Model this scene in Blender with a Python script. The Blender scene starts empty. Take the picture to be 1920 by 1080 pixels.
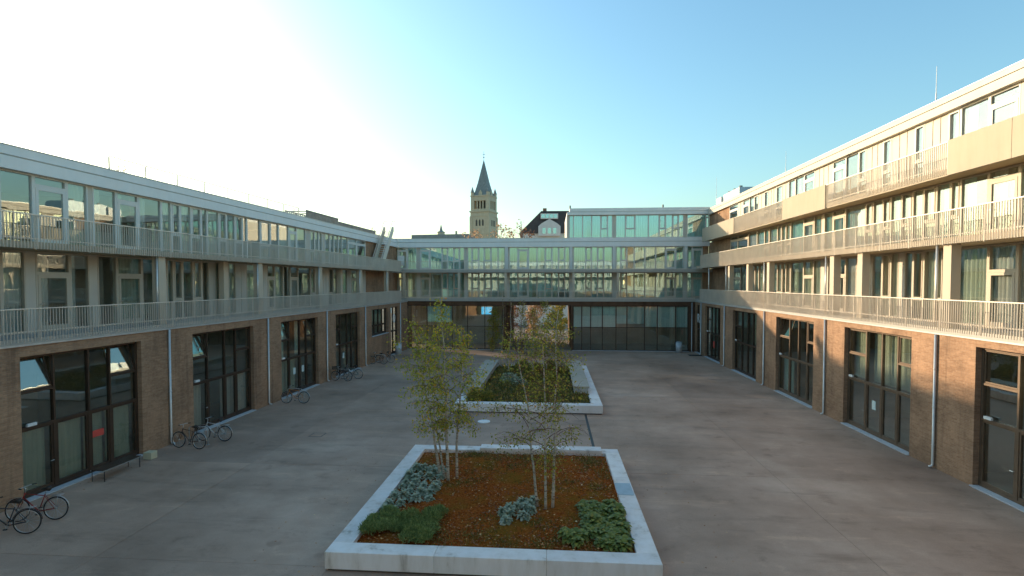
import bpy, math, random
import numpy as np
from mathutils import Vector, Matrix

rnd = random.Random(7)
R = math.radians
scene = bpy.context.scene
COL = scene.collection

# ------------------------------------------------------------------ camera
cam_d = bpy.data.cameras.new('camera')
cam_d.sensor_width = 36.0
cam_d.lens = 18.75
cam_d.shift_y = 0.01115
cam_d.clip_start = 0.1
cam_d.clip_end = 3000
cam = bpy.data.objects.new('camera', cam_d)
cam.location = (0, 0, 7.3)
cam.rotation_euler = (R(90 - 1.8), 0, R(4.29))
COL.objects.link(cam)
scene.camera = cam

# ------------------------------------------------------------------ light
SUN_AZ, SUN_EL = 54.7, 12.8          # degrees left of +Y, above horizon
world = bpy.data.worlds.new('World')
scene.world = world
world.use_nodes = True
wn = world.node_tree
wn.nodes.clear()
sky = wn.nodes.new('ShaderNodeTexSky')
sky.sky_type = 'NISHITA'
sky.sun_disc = False
sky.sun_elevation = R(SUN_EL)
sky.sun_rotation = R(-SUN_AZ)
sky.altitude = 50
sky.air_density = 1.45
sky.dust_density = 1.7
sky.ozone_density = 5.0
bg = wn.nodes.new('ShaderNodeBackground')
bg.inputs['Strength'].default_value = 0.15
wo = wn.nodes.new('ShaderNodeOutputWorld')
wb = wn.nodes.new('ShaderNodeMix')               # same tint over the whole sky
wb.data_type = 'RGBA'
wb.blend_type = 'MULTIPLY'
wb.inputs[0].default_value = 1.0
wb.inputs[7].default_value = (0.90, 0.915, 0.78, 1)
wn.links.new(sky.outputs[0], wb.inputs[6])
wn.links.new(wb.outputs[2], bg.inputs[0])
wn.links.new(bg.outputs[0], wo.inputs[0])

sun_d = bpy.data.lights.new('sun', 'SUN')
sun_d.energy = 2.4
sun_d.angle = R(0.6)
sun_d.color = (1.0, 0.78, 0.53)
sun = bpy.data.objects.new('sun', sun_d)
trav = Vector((math.sin(R(SUN_AZ)) * math.cos(R(SUN_EL)), -math.cos(R(SUN_AZ)) * math.cos(R(SUN_EL)), -math.sin(R(SUN_EL))))
sun.rotation_euler = trav.to_track_quat('-Z', 'Y').to_euler()
sun.location = (-60, 60, 60)
COL.objects.link(sun)

vs = scene.view_settings
vs.view_transform = 'Standard'
vs.look = 'None'
vs.exposure = 1.5
vs.gamma = 1.0
vs.use_curve_mapping = False
cy = scene.cycles
cy.use_denoising = True
cy.max_bounces = 10
cy.diffuse_bounces = 5
cy.glossy_bounces = 5
cy.transmission_bounces = 6
cy.transparent_max_bounces = 24
cy.caustics_reflective = False
cy.caustics_refractive = False
cy.sample_clamp_indirect = 6.0

# ------------------------------------------------------------------ materials
MATS = {}

def new_mat(name):
    m = bpy.data.materials.new(name)
    m.use_nodes = True
    nt = m.node_tree
    b = nt.nodes['Principled BSDF']
    MATS[name] = m
    return m, nt, b

def noise(nt, scale, detail=6, rough=0.6, coord='Object', vec=None):
    n = nt.nodes.new('ShaderNodeTexNoise')
    n.inputs['Scale'].default_value = scale
    n.inputs['Detail'].default_value = detail
    n.inputs['Roughness'].default_value = rough
    if vec is None:
        tc = nt.nodes.new('ShaderNodeTexCoord')
        vec = tc.outputs[coord]
    nt.links.new(vec, n.inputs['Vector'])
    return n

def ramp(nt, src, stops):
    r = nt.nodes.new('ShaderNodeValToRGB')
    e = r.color_ramp.elements
    while len(e) > 1:
        e.remove(e[-1])
    e[0].position = stops[0][0]
    e[0].color = (*stops[0][1], 1)
    for p, c in stops[1:]:
        k = e.new(p)
        k.color = (*c, 1)
    nt.links.new(src, r.inputs['Fac'])
    return r

def scaled(nt, scale, coord='Object', rot=(0, 0, 0)):
    tc = nt.nodes.new('ShaderNodeTexCoord')
    mp = nt.nodes.new('ShaderNodeMapping')
    mp.inputs['Scale'].default_value = scale
    mp.inputs['Rotation'].default_value = rot
    nt.links.new(tc.outputs[coord], mp.inputs['Vector'])
    return mp.outputs['Vector']

def mixc(nt, a, b, fac, mode='MIX'):
    m = nt.nodes.new('ShaderNodeMix')
    m.data_type = 'RGBA'
    m.blend_type = mode
    if isinstance(fac, (int, float)):
        m.inputs[0].default_value = fac
    else:
        nt.links.new(fac, m.inputs[0])
    for i, v in ((6, a), (7, b)):
        if isinstance(v, tuple):
            m.inputs[i].default_value = (*v, 1)
        else:
            nt.links.new(v, m.inputs[i])
    return m.outputs[2]

def bump(nt, b, h, strength=0.3, dist=0.02):
    n = nt.nodes.new('ShaderNodeBump')
    n.inputs['Strength'].default_value = strength
    n.inputs['Distance'].default_value = dist
    nt.links.new(h, n.inputs['Height'])
    nt.links.new(n.outputs[0], b.inputs['Normal'])

def plain(name, col, rough=0.6, metal=0.0, var=0.12, scale=3.0, spec=0.5):
    m, nt, b = new_mat(name)
    n = noise(nt, scale)
    lo = tuple(c * (1 - var) for c in col)
    hi = tuple(min(1, c * (1 + var)) for c in col)
    r = ramp(nt, n.outputs['Fac'], [(0.3, lo), (0.7, hi)])
    nt.links.new(r.outputs[0], b.inputs['Base Color'])
    b.inputs['Roughness'].default_value = rough
    b.inputs['Metallic'].default_value = metal
    b.inputs['Specular IOR Level'].default_value = spec
    return m

def weathered(name, col, dirt, rough=0.75, streak=0.5):
    """painted / cast surface with soft vertical run-off streaks and blotches"""
    m, nt, b = new_mat(name)
    v = scaled(nt, (3.0, 3.0, 0.35))
    n1 = noise(nt, 1.0, 8, 0.65, vec=v)
    n2 = noise(nt, 0.7, 5)
    r1 = ramp(nt, n1.outputs['Fac'], [(0.42, (0, 0, 0)), (0.72, (1, 1, 1))])
    r2 = ramp(nt, n2.outputs['Fac'], [(0.3, tuple(c * 0.9 for c in col)), (0.7, col)])
    mul = nt.nodes.new('ShaderNodeMath')
    mul.operation = 'MULTIPLY'
    mul.inputs[1].default_value = streak
    nt.links.new(r1.outputs[0], mul.inputs[0])
    c = mixc(nt, r2.outputs[0], dirt, mul.outputs[0])
    nt.links.new(c, b.inputs['Base Color'])
    b.inputs['Roughness'].default_value = rough
    n3 = noise(nt, 40, 4)
    bump(nt, b, n3.outputs['Fac'], 0.15, 0.005)
    return m

def brick(name, c1, c2, mortar):
    m, nt, b = new_mat(name)
    tc = nt.nodes.new('ShaderNodeTexCoord')
    sx = nt.nodes.new('ShaderNodeSeparateXYZ')
    nt.links.new(tc.outputs['Object'], sx.inputs[0])
    ad = nt.nodes.new('ShaderNodeMath')
    ad.operation = 'ADD'
    nt.links.new(sx.outputs[0], ad.inputs[0])
    nt.links.new(sx.outputs[1], ad.inputs[1])
    cb = nt.nodes.new('ShaderNodeCombineXYZ')
    nt.links.new(ad.outputs[0], cb.inputs[0])
    nt.links.new(sx.outputs[2], cb.inputs[1])
    br = nt.nodes.new('ShaderNodeTexBrick')
    br.inputs['Scale'].default_value = 1.0
    br.inputs['Brick Width'].default_value = 0.29
    br.inputs['Row Height'].default_value = 0.062
    br.inputs['Mortar Size'].default_value = 0.006
    br.inputs['Bias'].default_value = -0.1
    br.inputs['Color1'].default_value = (*c1, 1)
    br.inputs['Color2'].default_value = (*c2, 1)
    br.inputs['Mortar'].default_value = (*mortar, 1)
    nt.links.new(cb.outputs[0], br.inputs['Vector'])
    n = noise(nt, 0.55, 8, 0.65)
    n2 = noise(nt, 9, 4)
    r = ramp(nt, n.outputs['Fac'], [(0.3, (0.62, 0.62, 0.63)), (0.5, (0.97, 0.97, 0.97)), (0.7, (1.2, 1.18, 1.15))])
    r2 = ramp(nt, n2.outputs['Fac'], [(0.3, (0.85, 0.85, 0.85)), (0.7, (1.1, 1.1, 1.1))])
    c = mixc(nt, br.outputs['Color'], r.outputs[0], 1.0, 'MULTIPLY')
    c = mixc(nt, c, r2.outputs[0], 1.0, 'MULTIPLY')
    sv = scaled(nt, (1.8, 1.8, 0.16))
    n4 = noise(nt, 1.0, 6, 0.6, vec=sv)
    r4 = ramp(nt, n4.outputs['Fac'], [(0.34, (0.68, 0.68, 0.70)), (0.46, (1, 1, 1)), (0.66, (1, 1, 1)), (0.78, (1.22, 1.2, 1.18))])
    c = mixc(nt, c, r4.outputs[0], 0.9, 'MULTIPLY')
    nt.links.new(c, b.inputs['Base Color'])
    b.inputs['Roughness'].default_value = 0.9
    b.inputs['Specular IOR Level'].default_value = 0.15
    inv = nt.nodes.new('ShaderNodeMath')
    inv.operation = 'SUBTRACT'
    inv.inputs[0].default_value = 1.0
    nt.links.new(br.outputs['Fac'], inv.inputs[1])
    bump(nt, b, inv.outputs[0], 0.7, 0.012)
    return m

def glass(name, refl, tint, power=5.0, rough=0.0, gcol=(0.93, 1.0, 0.99)):
    m = bpy.data.materials.new(name)
    m.use_nodes = True
    MATS[name] = m
    nt = m.node_tree
    nt.nodes.clear()
    out = nt.nodes.new('ShaderNodeOutputMaterial')
    tr = nt.nodes.new('ShaderNodeBsdfTransparent')
    tr.inputs[0].default_value = (*tint, 1)
    gl = nt.nodes.new('ShaderNodeBsdfGlossy')
    gl.inputs['Roughness'].default_value = rough
    gl.inputs['Color'].default_value = (*gcol, 1)
    lw = nt.nodes.new('ShaderNodeLayerWeight')
    lw.inputs['Blend'].default_value = 0.5
    pw = nt.nodes.new('ShaderNodeMath')
    pw.operation = 'POWER'
    pw.inputs[1].default_value = power
    nt.links.new(lw.outputs['Facing'], pw.inputs[0])
    ma = nt.nodes.new('ShaderNodeMath')
    ma.operation = 'MULTIPLY_ADD'
    ma.inputs[1].default_value = 0.9 - refl
    ma.inputs[2].default_value = refl
    nt.links.new(pw.outputs[0], ma.inputs[0])
    mx = nt.nodes.new('ShaderNodeMixShader')
    nt.links.new(ma.outputs[0], mx.inputs[0])
    nt.links.new(tr.outputs[0], mx.inputs[1])
    nt.links.new(gl.outputs[0], mx.inputs[2])
    n = noise(nt, 1.3, 2)
    bp = nt.nodes.new('ShaderNodeBump')
    bp.inputs['Strength'].default_value = 0.06
    bp.inputs['Distance'].default_value = 0.02
    nt.links.new(n.outputs['Fac'], bp.inputs['Height'])
    nt.links.new(bp.outputs[0], gl.inputs['Normal'])
    nt.links.new(mx.outputs[0], out.inputs[0])
    return m

def cloth(name, col, trans=0.35):
    m = bpy.data.materials.new(name)
    m.use_nodes = True
    MATS[name] = m
    nt = m.node_tree
    nt.nodes.clear()
    out = nt.nodes.new('ShaderNodeOutputMaterial')
    d = nt.nodes.new('ShaderNodeBsdfDiffuse')
    t = nt.nodes.new('ShaderNodeBsdfTranslucent')
    v = scaled(nt, (1.5, 1.5, 0.2))
    n = noise(nt, 2.0, 4, vec=v)
    r = ramp(nt, n.outputs['Fac'], [(0.3, tuple(c * 0.85 for c in col)), (0.7, col)])
    nt.links.new(r.outputs[0], d.inputs[0])
    nt.links.new(r.outputs[0], t.inputs[0])
    mx = nt.nodes.new('ShaderNodeMixShader')
    mx.inputs[0].default_value = trans
    nt.links.new(d.outputs[0], mx.inputs[1])
    nt.links.new(t.outputs[0], mx.inputs[2])
    nt.links.new(mx.outputs[0], out.inputs[0])
    return m

def leaf(name, stops, trans=0.4):
    m = bpy.data.materials.new(name)
    m.use_nodes = True
    MATS[name] = m
    nt = m.node_tree
    nt.nodes.clear()
    out = nt.nodes.new('ShaderNodeOutputMaterial')
    g = nt.nodes.new('ShaderNodeNewGeometry')
    r = ramp(nt, g.outputs['Random Per Island'], stops)
    p = nt.nodes.new('ShaderNodeBsdfPrincipled')
    p.inputs['Roughness'].default_value = 0.5
    p.inputs['Specular IOR Level'].default_value = 0.35
    t = nt.nodes.new('ShaderNodeBsdfTranslucent')
    nt.links.new(r.outputs[0], p.inputs['Base Color'])
    nt.links.new(r.outputs[0], t.inputs[0])
    mx = nt.nodes.new('ShaderNodeMixShader')
    mx.inputs[0].default_value = trans
    nt.links.new(p.outputs[0], mx.inputs[1])
    nt.links.new(t.outputs[0], mx.inputs[2])
    nt.links.new(mx.outputs[0], out.inputs[0])
    return m

def emit(name, col, strength):
    m = bpy.data.materials.new(name)
    m.use_nodes = True
    MATS[name] = m
    b = m.node_tree.nodes['Principled BSDF']
    b.inputs['Base Color'].default_value = (*col, 1)
    b.inputs['Emission Color'].default_value = (*col, 1)
    b.inputs['Emission Strength'].default_value = strength
    return m

brick('brick', (0.45, 0.27, 0.16), (0.35, 0.20, 0.116), (0.40, 0.275, 0.19))
brick('dark_brick', (0.17, 0.09, 0.05), (0.13, 0.07, 0.04), (0.12, 0.08, 0.06))
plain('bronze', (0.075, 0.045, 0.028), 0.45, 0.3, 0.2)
plain('sun_tinted_bronze', (0.16, 0.105, 0.065), 0.5, 0.2, 0.15)  # lighter copy of bronze, sunlight put into the frame colour
plain('dark_infill', (0.045, 0.032, 0.024), 0.35, 0, 0.2)
weathered('timber_paint', (0.56, 0.48, 0.37), (0.45, 0.37, 0.27), 0.6, 0.35)
weathered('white_frame', (0.72, 0.70, 0.64), (0.6, 0.57, 0.5), 0.5, 0.25)
weathered('panel', (0.60, 0.54, 0.45), (0.5, 0.43, 0.34), 0.6, 0.3)
weathered('fascia', (0.84, 0.82, 0.78), (0.70, 0.67, 0.62), 0.55, 0.3)
weathered('cream_concrete', (0.48, 0.40, 0.295), (0.39, 0.31, 0.215), 0.85, 0.4)
weathered('column', (0.60, 0.50, 0.37), (0.5, 0.40, 0.28), 0.7, 0.35)
weathered('soffit', (0.52, 0.38, 0.22), (0.42, 0.29, 0.16), 0.7, 0.3)
weathered('slab', (0.50, 0.47, 0.41), (0.36, 0.32, 0.27), 0.85, 0.4)
plain('railing', (0.72, 0.64, 0.54), 0.45, 0.25, 0.08, 1.0)
plain('galvanised', (0.58, 0.58, 0.55), 0.4, 0.5, 0.1, 4.0)
plain('steel', (0.6, 0.6, 0.58), 0.28, 0.9, 0.1)
plain('black_metal', (0.03, 0.028, 0.026), 0.45, 0.3)
plain('interior', (0.50, 0.47, 0.41), 0.9, 0, 0.2, 0.6)
plain('interior_floor', (0.32, 0.27, 0.21), 0.6, 0, 0.2, 0.6)
plain('roof_gravel', (0.33, 0.31, 0.28), 0.95, 0, 0.3, 12)
plain('lattice', (0.30, 0.29, 0.26), 0.8, 0, 0.2, 4)
plain('paper', (0.62, 0.74, 0.70), 0.8, 0, 0.04)
plain('red_sheet', (0.70, 0.09, 0.06), 0.7, 0, 0.06, 6)
plain('white_paint', (0.80, 0.80, 0.76), 0.5, 0, 0.05)
plain('pale_grey', (0.55, 0.56, 0.56), 0.5, 0, 0.1)
plain('rubber', (0.025, 0.025, 0.025), 0.8)
plain('leather', (0.03, 0.025, 0.02), 0.5)
plain('bike_red', (0.28, 0.035, 0.025), 0.35, 0.1)
plain('bike_white', (0.62, 0.62, 0.60), 0.35, 0.1)
plain('bike_orange', (0.50, 0.20, 0.05), 0.4, 0.1)
plain('bike_black', (0.04, 0.04, 0.045), 0.35, 0.2)
plain('bike_green', (0.08, 0.16, 0.13), 0.35, 0.2)
plain('bike_brown', (0.12, 0.07, 0.05), 0.35, 0.2)
plain('slate', (0.24, 0.25, 0.23), 0.7, 0, 0.2, 1.5)
plain('mansard', (0.055, 0.05, 0.05), 0.7, 0, 0.25, 1.2)
weathered('sandstone', (0.64, 0.53, 0.36), (0.44, 0.35, 0.23), 0.9, 0.5)
plain('stone_dark', (0.10, 0.085, 0.065), 0.9)
weathered('render_wall', (0.66, 0.65, 0.61), (0.5, 0.48, 0.44), 0.85, 0.35)
plain('zinc', (0.40, 0.47, 0.50), 0.5, 0.3)
plain('tile_red', (0.32, 0.15, 0.09), 0.8)
plain('wax_block', (0.62, 0.55, 0.36), 0.8, 0, 0.08)
plain('mat_black', (0.02, 0.02, 0.02), 0.95, 0, 0.3, 30)
plain('birch_bark_dark', (0.16, 0.10, 0.06), 0.9, 0, 0.4, 10)
plain('twig_red', (0.17, 0.075, 0.045), 0.9, 0, 0.3, 8)
plain('twig_grey', (0.15, 0.12, 0.10), 0.9, 0, 0.3, 8)
glass('glass_dark', 0.11, (0.90, 0.90, 0.86))
glass('glass_clear', 0.17, (0.955, 0.98, 0.97), 3.5)
glass('glass_coated', 0.30, (0.88, 0.985, 0.985), 3.5, 0.0, (0.72, 0.97, 1.0))
cloth('curtain_green', (0.68, 0.74, 0.58))
cloth('curtain_teal', (0.58, 0.86, 0.84))
cloth('curtain_white', (0.80, 0.79, 0.72))
cloth('blind_teal', (0.72, 0.93, 0.84), 0.25)
cloth('blind_cream', (0.70, 0.72, 0.52), 0.3)
emit('screen_blue', (0.06, 0.45, 0.75), 0.45)
emit('lamp_warm', (1.0, 0.55, 0.18), 1.6)
emit('lamp_white', (1.0, 0.93, 0.8), 2.0)
leaf('birch_leaf', [(0.0, (0.24, 0.27, 0.035)), (0.35, (0.42, 0.42, 0.05)), (0.7, (0.60, 0.53, 0.07)), (0.9, (0.75, 0.50, 0.07)), (1.0, (0.78, 0.36, 0.06))], 0.55)
leaf('birch_leaf_airy', [(0.0, (0.20, 0.23, 0.04)), (0.5, (0.35, 0.35, 0.055)), (0.85, (0.54, 0.43, 0.07)), (1.0, (0.68, 0.33, 0.08))], 0.55)
leaf('far_leaf', [(0.0, (0.136, 0.150, 0.026)), (0.5, (0.255, 0.240, 0.039)), (0.8, (0.425, 0.330, 0.065)), (1.0, (0.612, 0.360, 0.078))])
leaf('autumn_leaf', [(0.0, (0.46, 0.24, 0.12)), (0.5, (0.52, 0.32, 0.18)), (1.0, (0.48, 0.38, 0.26))])
leaf('rust_leaf', [(0.0, (0.20, 0.08, 0.04)), (0.6, (0.27, 0.12, 0.06)), (1.0, (0.33, 0.19, 0.08))])
leaf('silver_leaf', [(0.0, (0.20, 0.25, 0.15)), (0.5, (0.33, 0.38, 0.25)), (1.0, (0.50, 0.52, 0.38))], 0.15)
leaf('feather_leaf', [(0.0, (0.14, 0.20, 0.06)), (0.5, (0.24, 0.31, 0.09)), (1.0, (0.36, 0.42, 0.15))], 0.25)
leaf('glossy_leaf', [(0.0, (0.09, 0.12, 0.025)), (0.6, (0.16, 0.20, 0.04)), (0.93, (0.26, 0.27, 0.05)), (1.0, (0.50, 0.44, 0.08))], 0.2)
leaf('cover_leaf', [(0.0, (0.112, 0.117, 0.024)), (0.5, (0.192, 0.169, 0.036)), (0.85, (0.304, 0.221, 0.060)), (1.0, (0.480, 0.208, 0.060))], 0.3)
leaf('litter_leaf', [(0.0, (0.160, 0.053, 0.021)), (0.4, (0.304, 0.112, 0.039)), (0.75, (0.448, 0.180, 0.056)), (0.95, (0.640, 0.360, 0.126)), (1.0, (0.800, 0.600, 0.308))], 0.1)

weathered('bench_timber', (0.50, 0.43, 0.33), (0.34, 0.29, 0.22), 0.8, 0.6)
# birch bark
m, nt, b = new_mat('birch_bark')
v = scaled(nt, (6, 6, 22))
n = noise(nt, 1.0, 4, vec=v)
r = ramp(nt, n.outputs['Fac'], [(0.36, (0.10, 0.075, 0.055)), (0.46, (0.46, 0.39, 0.30)), (0.7, (0.62, 0.55, 0.44))])
nt.links.new(r.outputs[0], b.inputs['Base Color'])
b.inputs['Roughness'].default_value = 0.8

# mulch / soil
m, nt, b = new_mat('mulch')
n1 = noise(nt, 14, 8, 0.8)
n2 = noise(nt, 1.1, 5)
r1 = ramp(nt, n1.outputs['Fac'], [(0.32, (0.05, 0.013, 0.004)), (0.50, (0.32, 0.080, 0.016)), (0.70, (0.58, 0.21, 0.06))])
r2 = ramp(nt, n2.outputs['Fac'], [(0.46, (0, 0, 0)), (0.66, (0.7, 0.7, 0.7))])
c = mixc(nt, r1.outputs[0], (0.20, 0.12, 0.02), r2.outputs[0])
nt.links.new(c, b.inputs['Base Color'])
b.inputs['Roughness'].default_value = 0.95
b.inputs['Specular IOR Level'].default_value = 0.0
bump(nt, b, n1.outputs['Fac'], 1.0, 0.05)

m, nt, b = new_mat('green_soil')
n1 = noise(nt, 10, 8, 0.8)
r1 = ramp(nt, n1.outputs['Fac'], [(0.3, (0.025, 0.022, 0.008)), (0.55, (0.06, 0.06, 0.016)), (0.75, (0.11, 0.075, 0.025))])
nt.links.new(r1.outputs[0], b.inputs['Base Color'])
b.inputs['Roughness'].default_value = 0.95
bump(nt, b, n1.outputs['Fac'], 1.0, 0.05)

# planter concrete (white-ish cast stone)
m, nt, b = new_mat('cast_stone')
v = scaled(nt, (2.5, 2.5, 0.6))
n1 = noise(nt, 1.0, 8, 0.65, vec=v)
n2 = noise(nt, 60, 3)
oi = nt.nodes.new('ShaderNodeObjectInfo')
r1 = ramp(nt, n1.outputs['Fac'], [(0.28, (0.50, 0.42, 0.34)), (0.42, (0.80, 0.73, 0.66)), (0.6, (0.88, 0.82, 0.77))])
rr = ramp(nt, oi.outputs['Random'], [(0.0, (0.9, 0.9, 0.9)), (1.0, (1.06, 1.05, 1.03))])
c = mixc(nt, r1.outputs[0], rr.outputs[0], 1.0, 'MULTIPLY')
nt.links.new(c, b.inputs['Base Color'])
b.inputs['Roughness'].default_value = 0.85
bump(nt, b, n2.outputs['Fac'], 0.12, 0.004)

# paving concrete
m, nt, b = new_mat('paving')
tc = nt.nodes.new('ShaderNodeTexCoord')
geo = nt.nodes.new('ShaderNodeNewGeometry')
n1 = noise(nt, 0.16, 9, 0.62, vec=geo.outputs['Position'])
mp = nt.nodes.new('ShaderNodeMapping')
mp.inputs['Scale'].default_value = (0.25, 1.3, 1)
mp.inputs['Rotation'].default_value = (0, 0, R(24))
nt.links.new(geo.outputs['Position'], mp.inputs['Vector'])
n2 = noise(nt, 0.8, 8, 0.7, vec=mp.outputs['Vector'])
n3 = noise(nt, 35, 5, 0.7, vec=geo.outputs['Position'])
oi = nt.nodes.new('ShaderNodeObjectInfo')
r1 = ramp(nt, n1.outputs['Fac'], [(0.28, (0.27, 0.178, 0.125)), (0.44, (0.43, 0.290, 0.207)), (0.56, (0.52, 0.355, 0.258)), (0.72, (0.68, 0.49, 0.37))])
r2 = ramp(nt, n2.outputs['Fac'], [(0.30, (0.68, 0.67, 0.66)), (0.45, (0.97, 0.97, 0.97)), (0.58, (1.02, 1.02, 1.02)), (0.72, (1.34, 1.32, 1.28))])
r3 = ramp(nt, n3.outputs['Fac'], [(0.3, (0.84, 0.84, 0.84)), (0.7, (1.12, 1.12, 1.12))])
r4 = ramp(nt, oi.outputs['Random'], [(0.0, (0.88, 0.89, 0.90)), (1.0, (1.10, 1.08, 1.06))])
n5 = noise(nt, 0.9, 10, 0.75, vec=geo.outputs['Position'])
r5 = ramp(nt, n5.outputs['Fac'], [(0.32, (0.55, 0.53, 0.51)), (0.44, (0.97, 0.97, 0.97)), (0.58, (1, 1, 1)), (0.70, (1.4, 1.36, 1.30))])
vo = nt.nodes.new('ShaderNodeTexVoronoi')
vo.inputs['Scale'].default_value = 0.55
nt.links.new(geo.outputs['Position'], vo.inputs['Vector'])
dn = noise(nt, 3.0, 6, 0.7, vec=geo.outputs['Position'])
am = nt.nodes.new('ShaderNodeMath'); am.operation = 'MULTIPLY_ADD'
am.inputs[1].default_value = 0.5
nt.links.new(dn.outputs['Fac'], am.inputs[0]); nt.links.new(vo.outputs['Distance'], am.inputs[2])
r6 = ramp(nt, am.outputs[0], [(0.30, (0.58, 0.56, 0.55)), (0.38, (1, 1, 1))])
c = mixc(nt, r1.outputs[0], r2.outputs[0], 1.0, 'MULTIPLY')
c = mixc(nt, c, r3.outputs[0], 1.0, 'MULTIPLY')
c = mixc(nt, c, r4.outputs[0], 1.0, 'MULTIPLY')
c = mixc(nt, c, r5.outputs[0], 0.5, 'MULTIPLY')
c = mixc(nt, c, r6.outputs[0], 0.45, 'MULTIPLY')
nt.links.new(c, b.inputs['Base Color'])
rr = ramp(nt, n2.outputs['Fac'], [(0.3, (0.42, 0.42, 0.42)), (0.7, (0.72, 0.72, 0.72))])
nt.links.new(rr.outputs[0], b.inputs['Roughness'])
b.inputs['Specular IOR Level'].default_value = 0.08
bump(nt, b, n3.outputs['Fac'], 0.12, 0.006)

plain('manhole', (0.12, 0.11, 0.10), 0.5, 0.6)
m, nt, b = new_mat('joint')
n = noise(nt, 5, 6)
r = ramp(nt, n.outputs['Fac'], [(0.3, (0.16, 0.14, 0.12)), (0.7, (0.30, 0.27, 0.24))])
nt.links.new(r.outputs[0], b.inputs['Base Color'])
b.inputs['Roughness'].default_value = 0.95

# ------------------------------------------------------------------ mesh helpers
class MB:
    def __init__(self):
        self.v = []
        self.f = []
        self.smooth = False

    def box(self, x0, x1, y0, y1, z0, z1):
        x0, x1 = min(x0, x1), max(x0, x1)
        y0, y1 = min(y0, y1), max(y0, y1)
        z0, z1 = min(z0, z1), max(z0, z1)
        n = len(self.v)
        self.v += [(x0, y0, z0), (x1, y0, z0), (x1, y1, z0), (x0, y1, z0),
                   (x0, y0, z1), (x1, y0, z1), (x1, y1, z1), (x0, y1, z1)]
        self.f += [(n, n + 3, n + 2, n + 1), (n + 4, n + 5, n + 6, n + 7), (n, n + 1, n + 5, n + 4),
                   (n + 1, n + 2, n + 6, n + 5), (n + 2, n + 3, n + 7, n + 6), (n + 3, n, n + 4, n + 7)]
        return self

    def tube(self, pts, radii, n=6, cap=True):
        pts = [Vector(p) for p in pts]
        if isinstance(radii, (int, float)):
            radii = [radii] * len(pts)
        base = len(self.v)
        ref = None
        for i, p in enumerate(pts):
            if i == 0:
                d = pts[1] - pts[0]
            elif i == len(pts) - 1:
                d = pts[-1] - pts[-2]
            else:
                d = pts[i + 1] - pts[i - 1]
            if d.length < 1e-9:
                d = Vector((0, 0, 1))
            d.normalize()
            if ref is None:
                ref = Vector((1, 0, 0)) if abs(d.x) < 0.9 else Vector((0, 1, 0))
            a = ref - d * ref.dot(d)
            if a.length < 1e-6:
                a = d.orthogonal()
            a.normalize()
            ref = a
            bb = d.cross(a)
            for k in range(n):
                t = 2 * math.pi * k / n
                q = p + (a * math.cos(t) + bb * math.sin(t)) * radii[i]
                self.v.append(tuple(q))
        for i in range(len(pts) - 1):
            for k in range(n):
                a0 = base + i * n + k
                a1 = base + i * n + (k + 1) % n
                self.f.append((a0, a1, a1 + n, a0 + n))
        if cap:
            self.f.append(tuple(base + k for k in reversed(range(n))))
            e = base + (len(pts) - 1) * n
            self.f.append(tuple(e + k for k in range(n)))
        return self

    def ring(self, c, r, rt, axis='y', n=28, m=6, a0=0.0, a1=2 * math.pi):
        full = abs(a1 - a0) > 6.28
        cnt = n if full else n + 1
        base = len(self.v)
        for i in range(cnt):
            t = a0 + (a1 - a0) * i / n
            for k in range(m):
                u = 2 * math.pi * k / m
                rr = r + rt * math.cos(u)
                o = rt * math.sin(u)
                self.v.append((c[0] + rr * math.cos(t), c[1] + o, c[2] + rr * math.sin(t)))
        for i in range(n):
            j = (i + 1) % cnt
            for k in range(m):
                l = (k + 1) % m
                self.f.append((base + i * m + k, base + j * m + k, base + j * m + l, base + i * m + l))
        return self

    def quad(self, a, b_, c, d):
        n = len(self.v)
        self.v += [tuple(a), tuple(b_), tuple(c), tuple(d)]
        self.f.append((n, n + 1, n + 2, n + 3))
        return self

    def poly(self, pts):
        n = len(self.v)
        self.v += [tuple(p) for p in pts]
        self.f.append(tuple(range(n, n + len(pts))))
        return self

    def prism(self, poly, y0, y1):
        """poly: list of (x,z); extruded along y"""
        n = len(self.v)
        k = len(poly)
        self.v += [(x, y0, z) for x, z in poly] + [(x, y1, z) for x, z in poly]
        self.f.append(tuple(n + i for i in range(k)))
        self.f.append(tuple(n + k + i for i in reversed(range(k))))
        for i in range(k):
            j = (i + 1) % k
            self.f.append((n + i, n + k + i, n + k + j, n + j))
        return self

    def data(self, name, mat, smooth=False):
        me = bpy.data.meshes.new(name)
        me.from_pydata(self.v, [], self.f)
        me.materials.append(MATS[mat])
        if smooth:
            me.polygons.foreach_set('use_smooth', [True] * len(me.polygons))
        me.update()
        return me

    def obj(self, name, mat, parent=None, smooth=False, loc=None, rot=None):
        return mk(name, self.data(name, mat, smooth), parent, loc, rot)

def mk(name, data, parent=None, loc=None, rot=None, scale=None):
    o = bpy.data.objects.new(name, data)
    COL.objects.link(o)
    if parent:
        o.parent = parent
    if loc is not None:
        o.location = loc
    if rot is not None:
        o.rotation_euler = rot
    if scale is not None:
        o.scale = scale
    return o

def tag(o, label, cat, group=None, kind=None):
    o['label'] = label
    o['category'] = cat
    if group:
        o['group'] = group
    if kind:
        o['kind'] = kind
    return o

def empty(name, loc=(0, 0, 0), rz=0.0):
    o = bpy.data.objects.new(name, None)
    o.empty_display_size = 0.3
    COL.objects.link(o)
    o.location = loc
    o.rotation_euler = (0, 0, rz)
    return o

def clone(o, parent=None):
    c = o.copy()
    COL.objects.link(c)
    c.parent = parent
    for ch in list(o.children):
        clone(ch, c)
    return c

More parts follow.
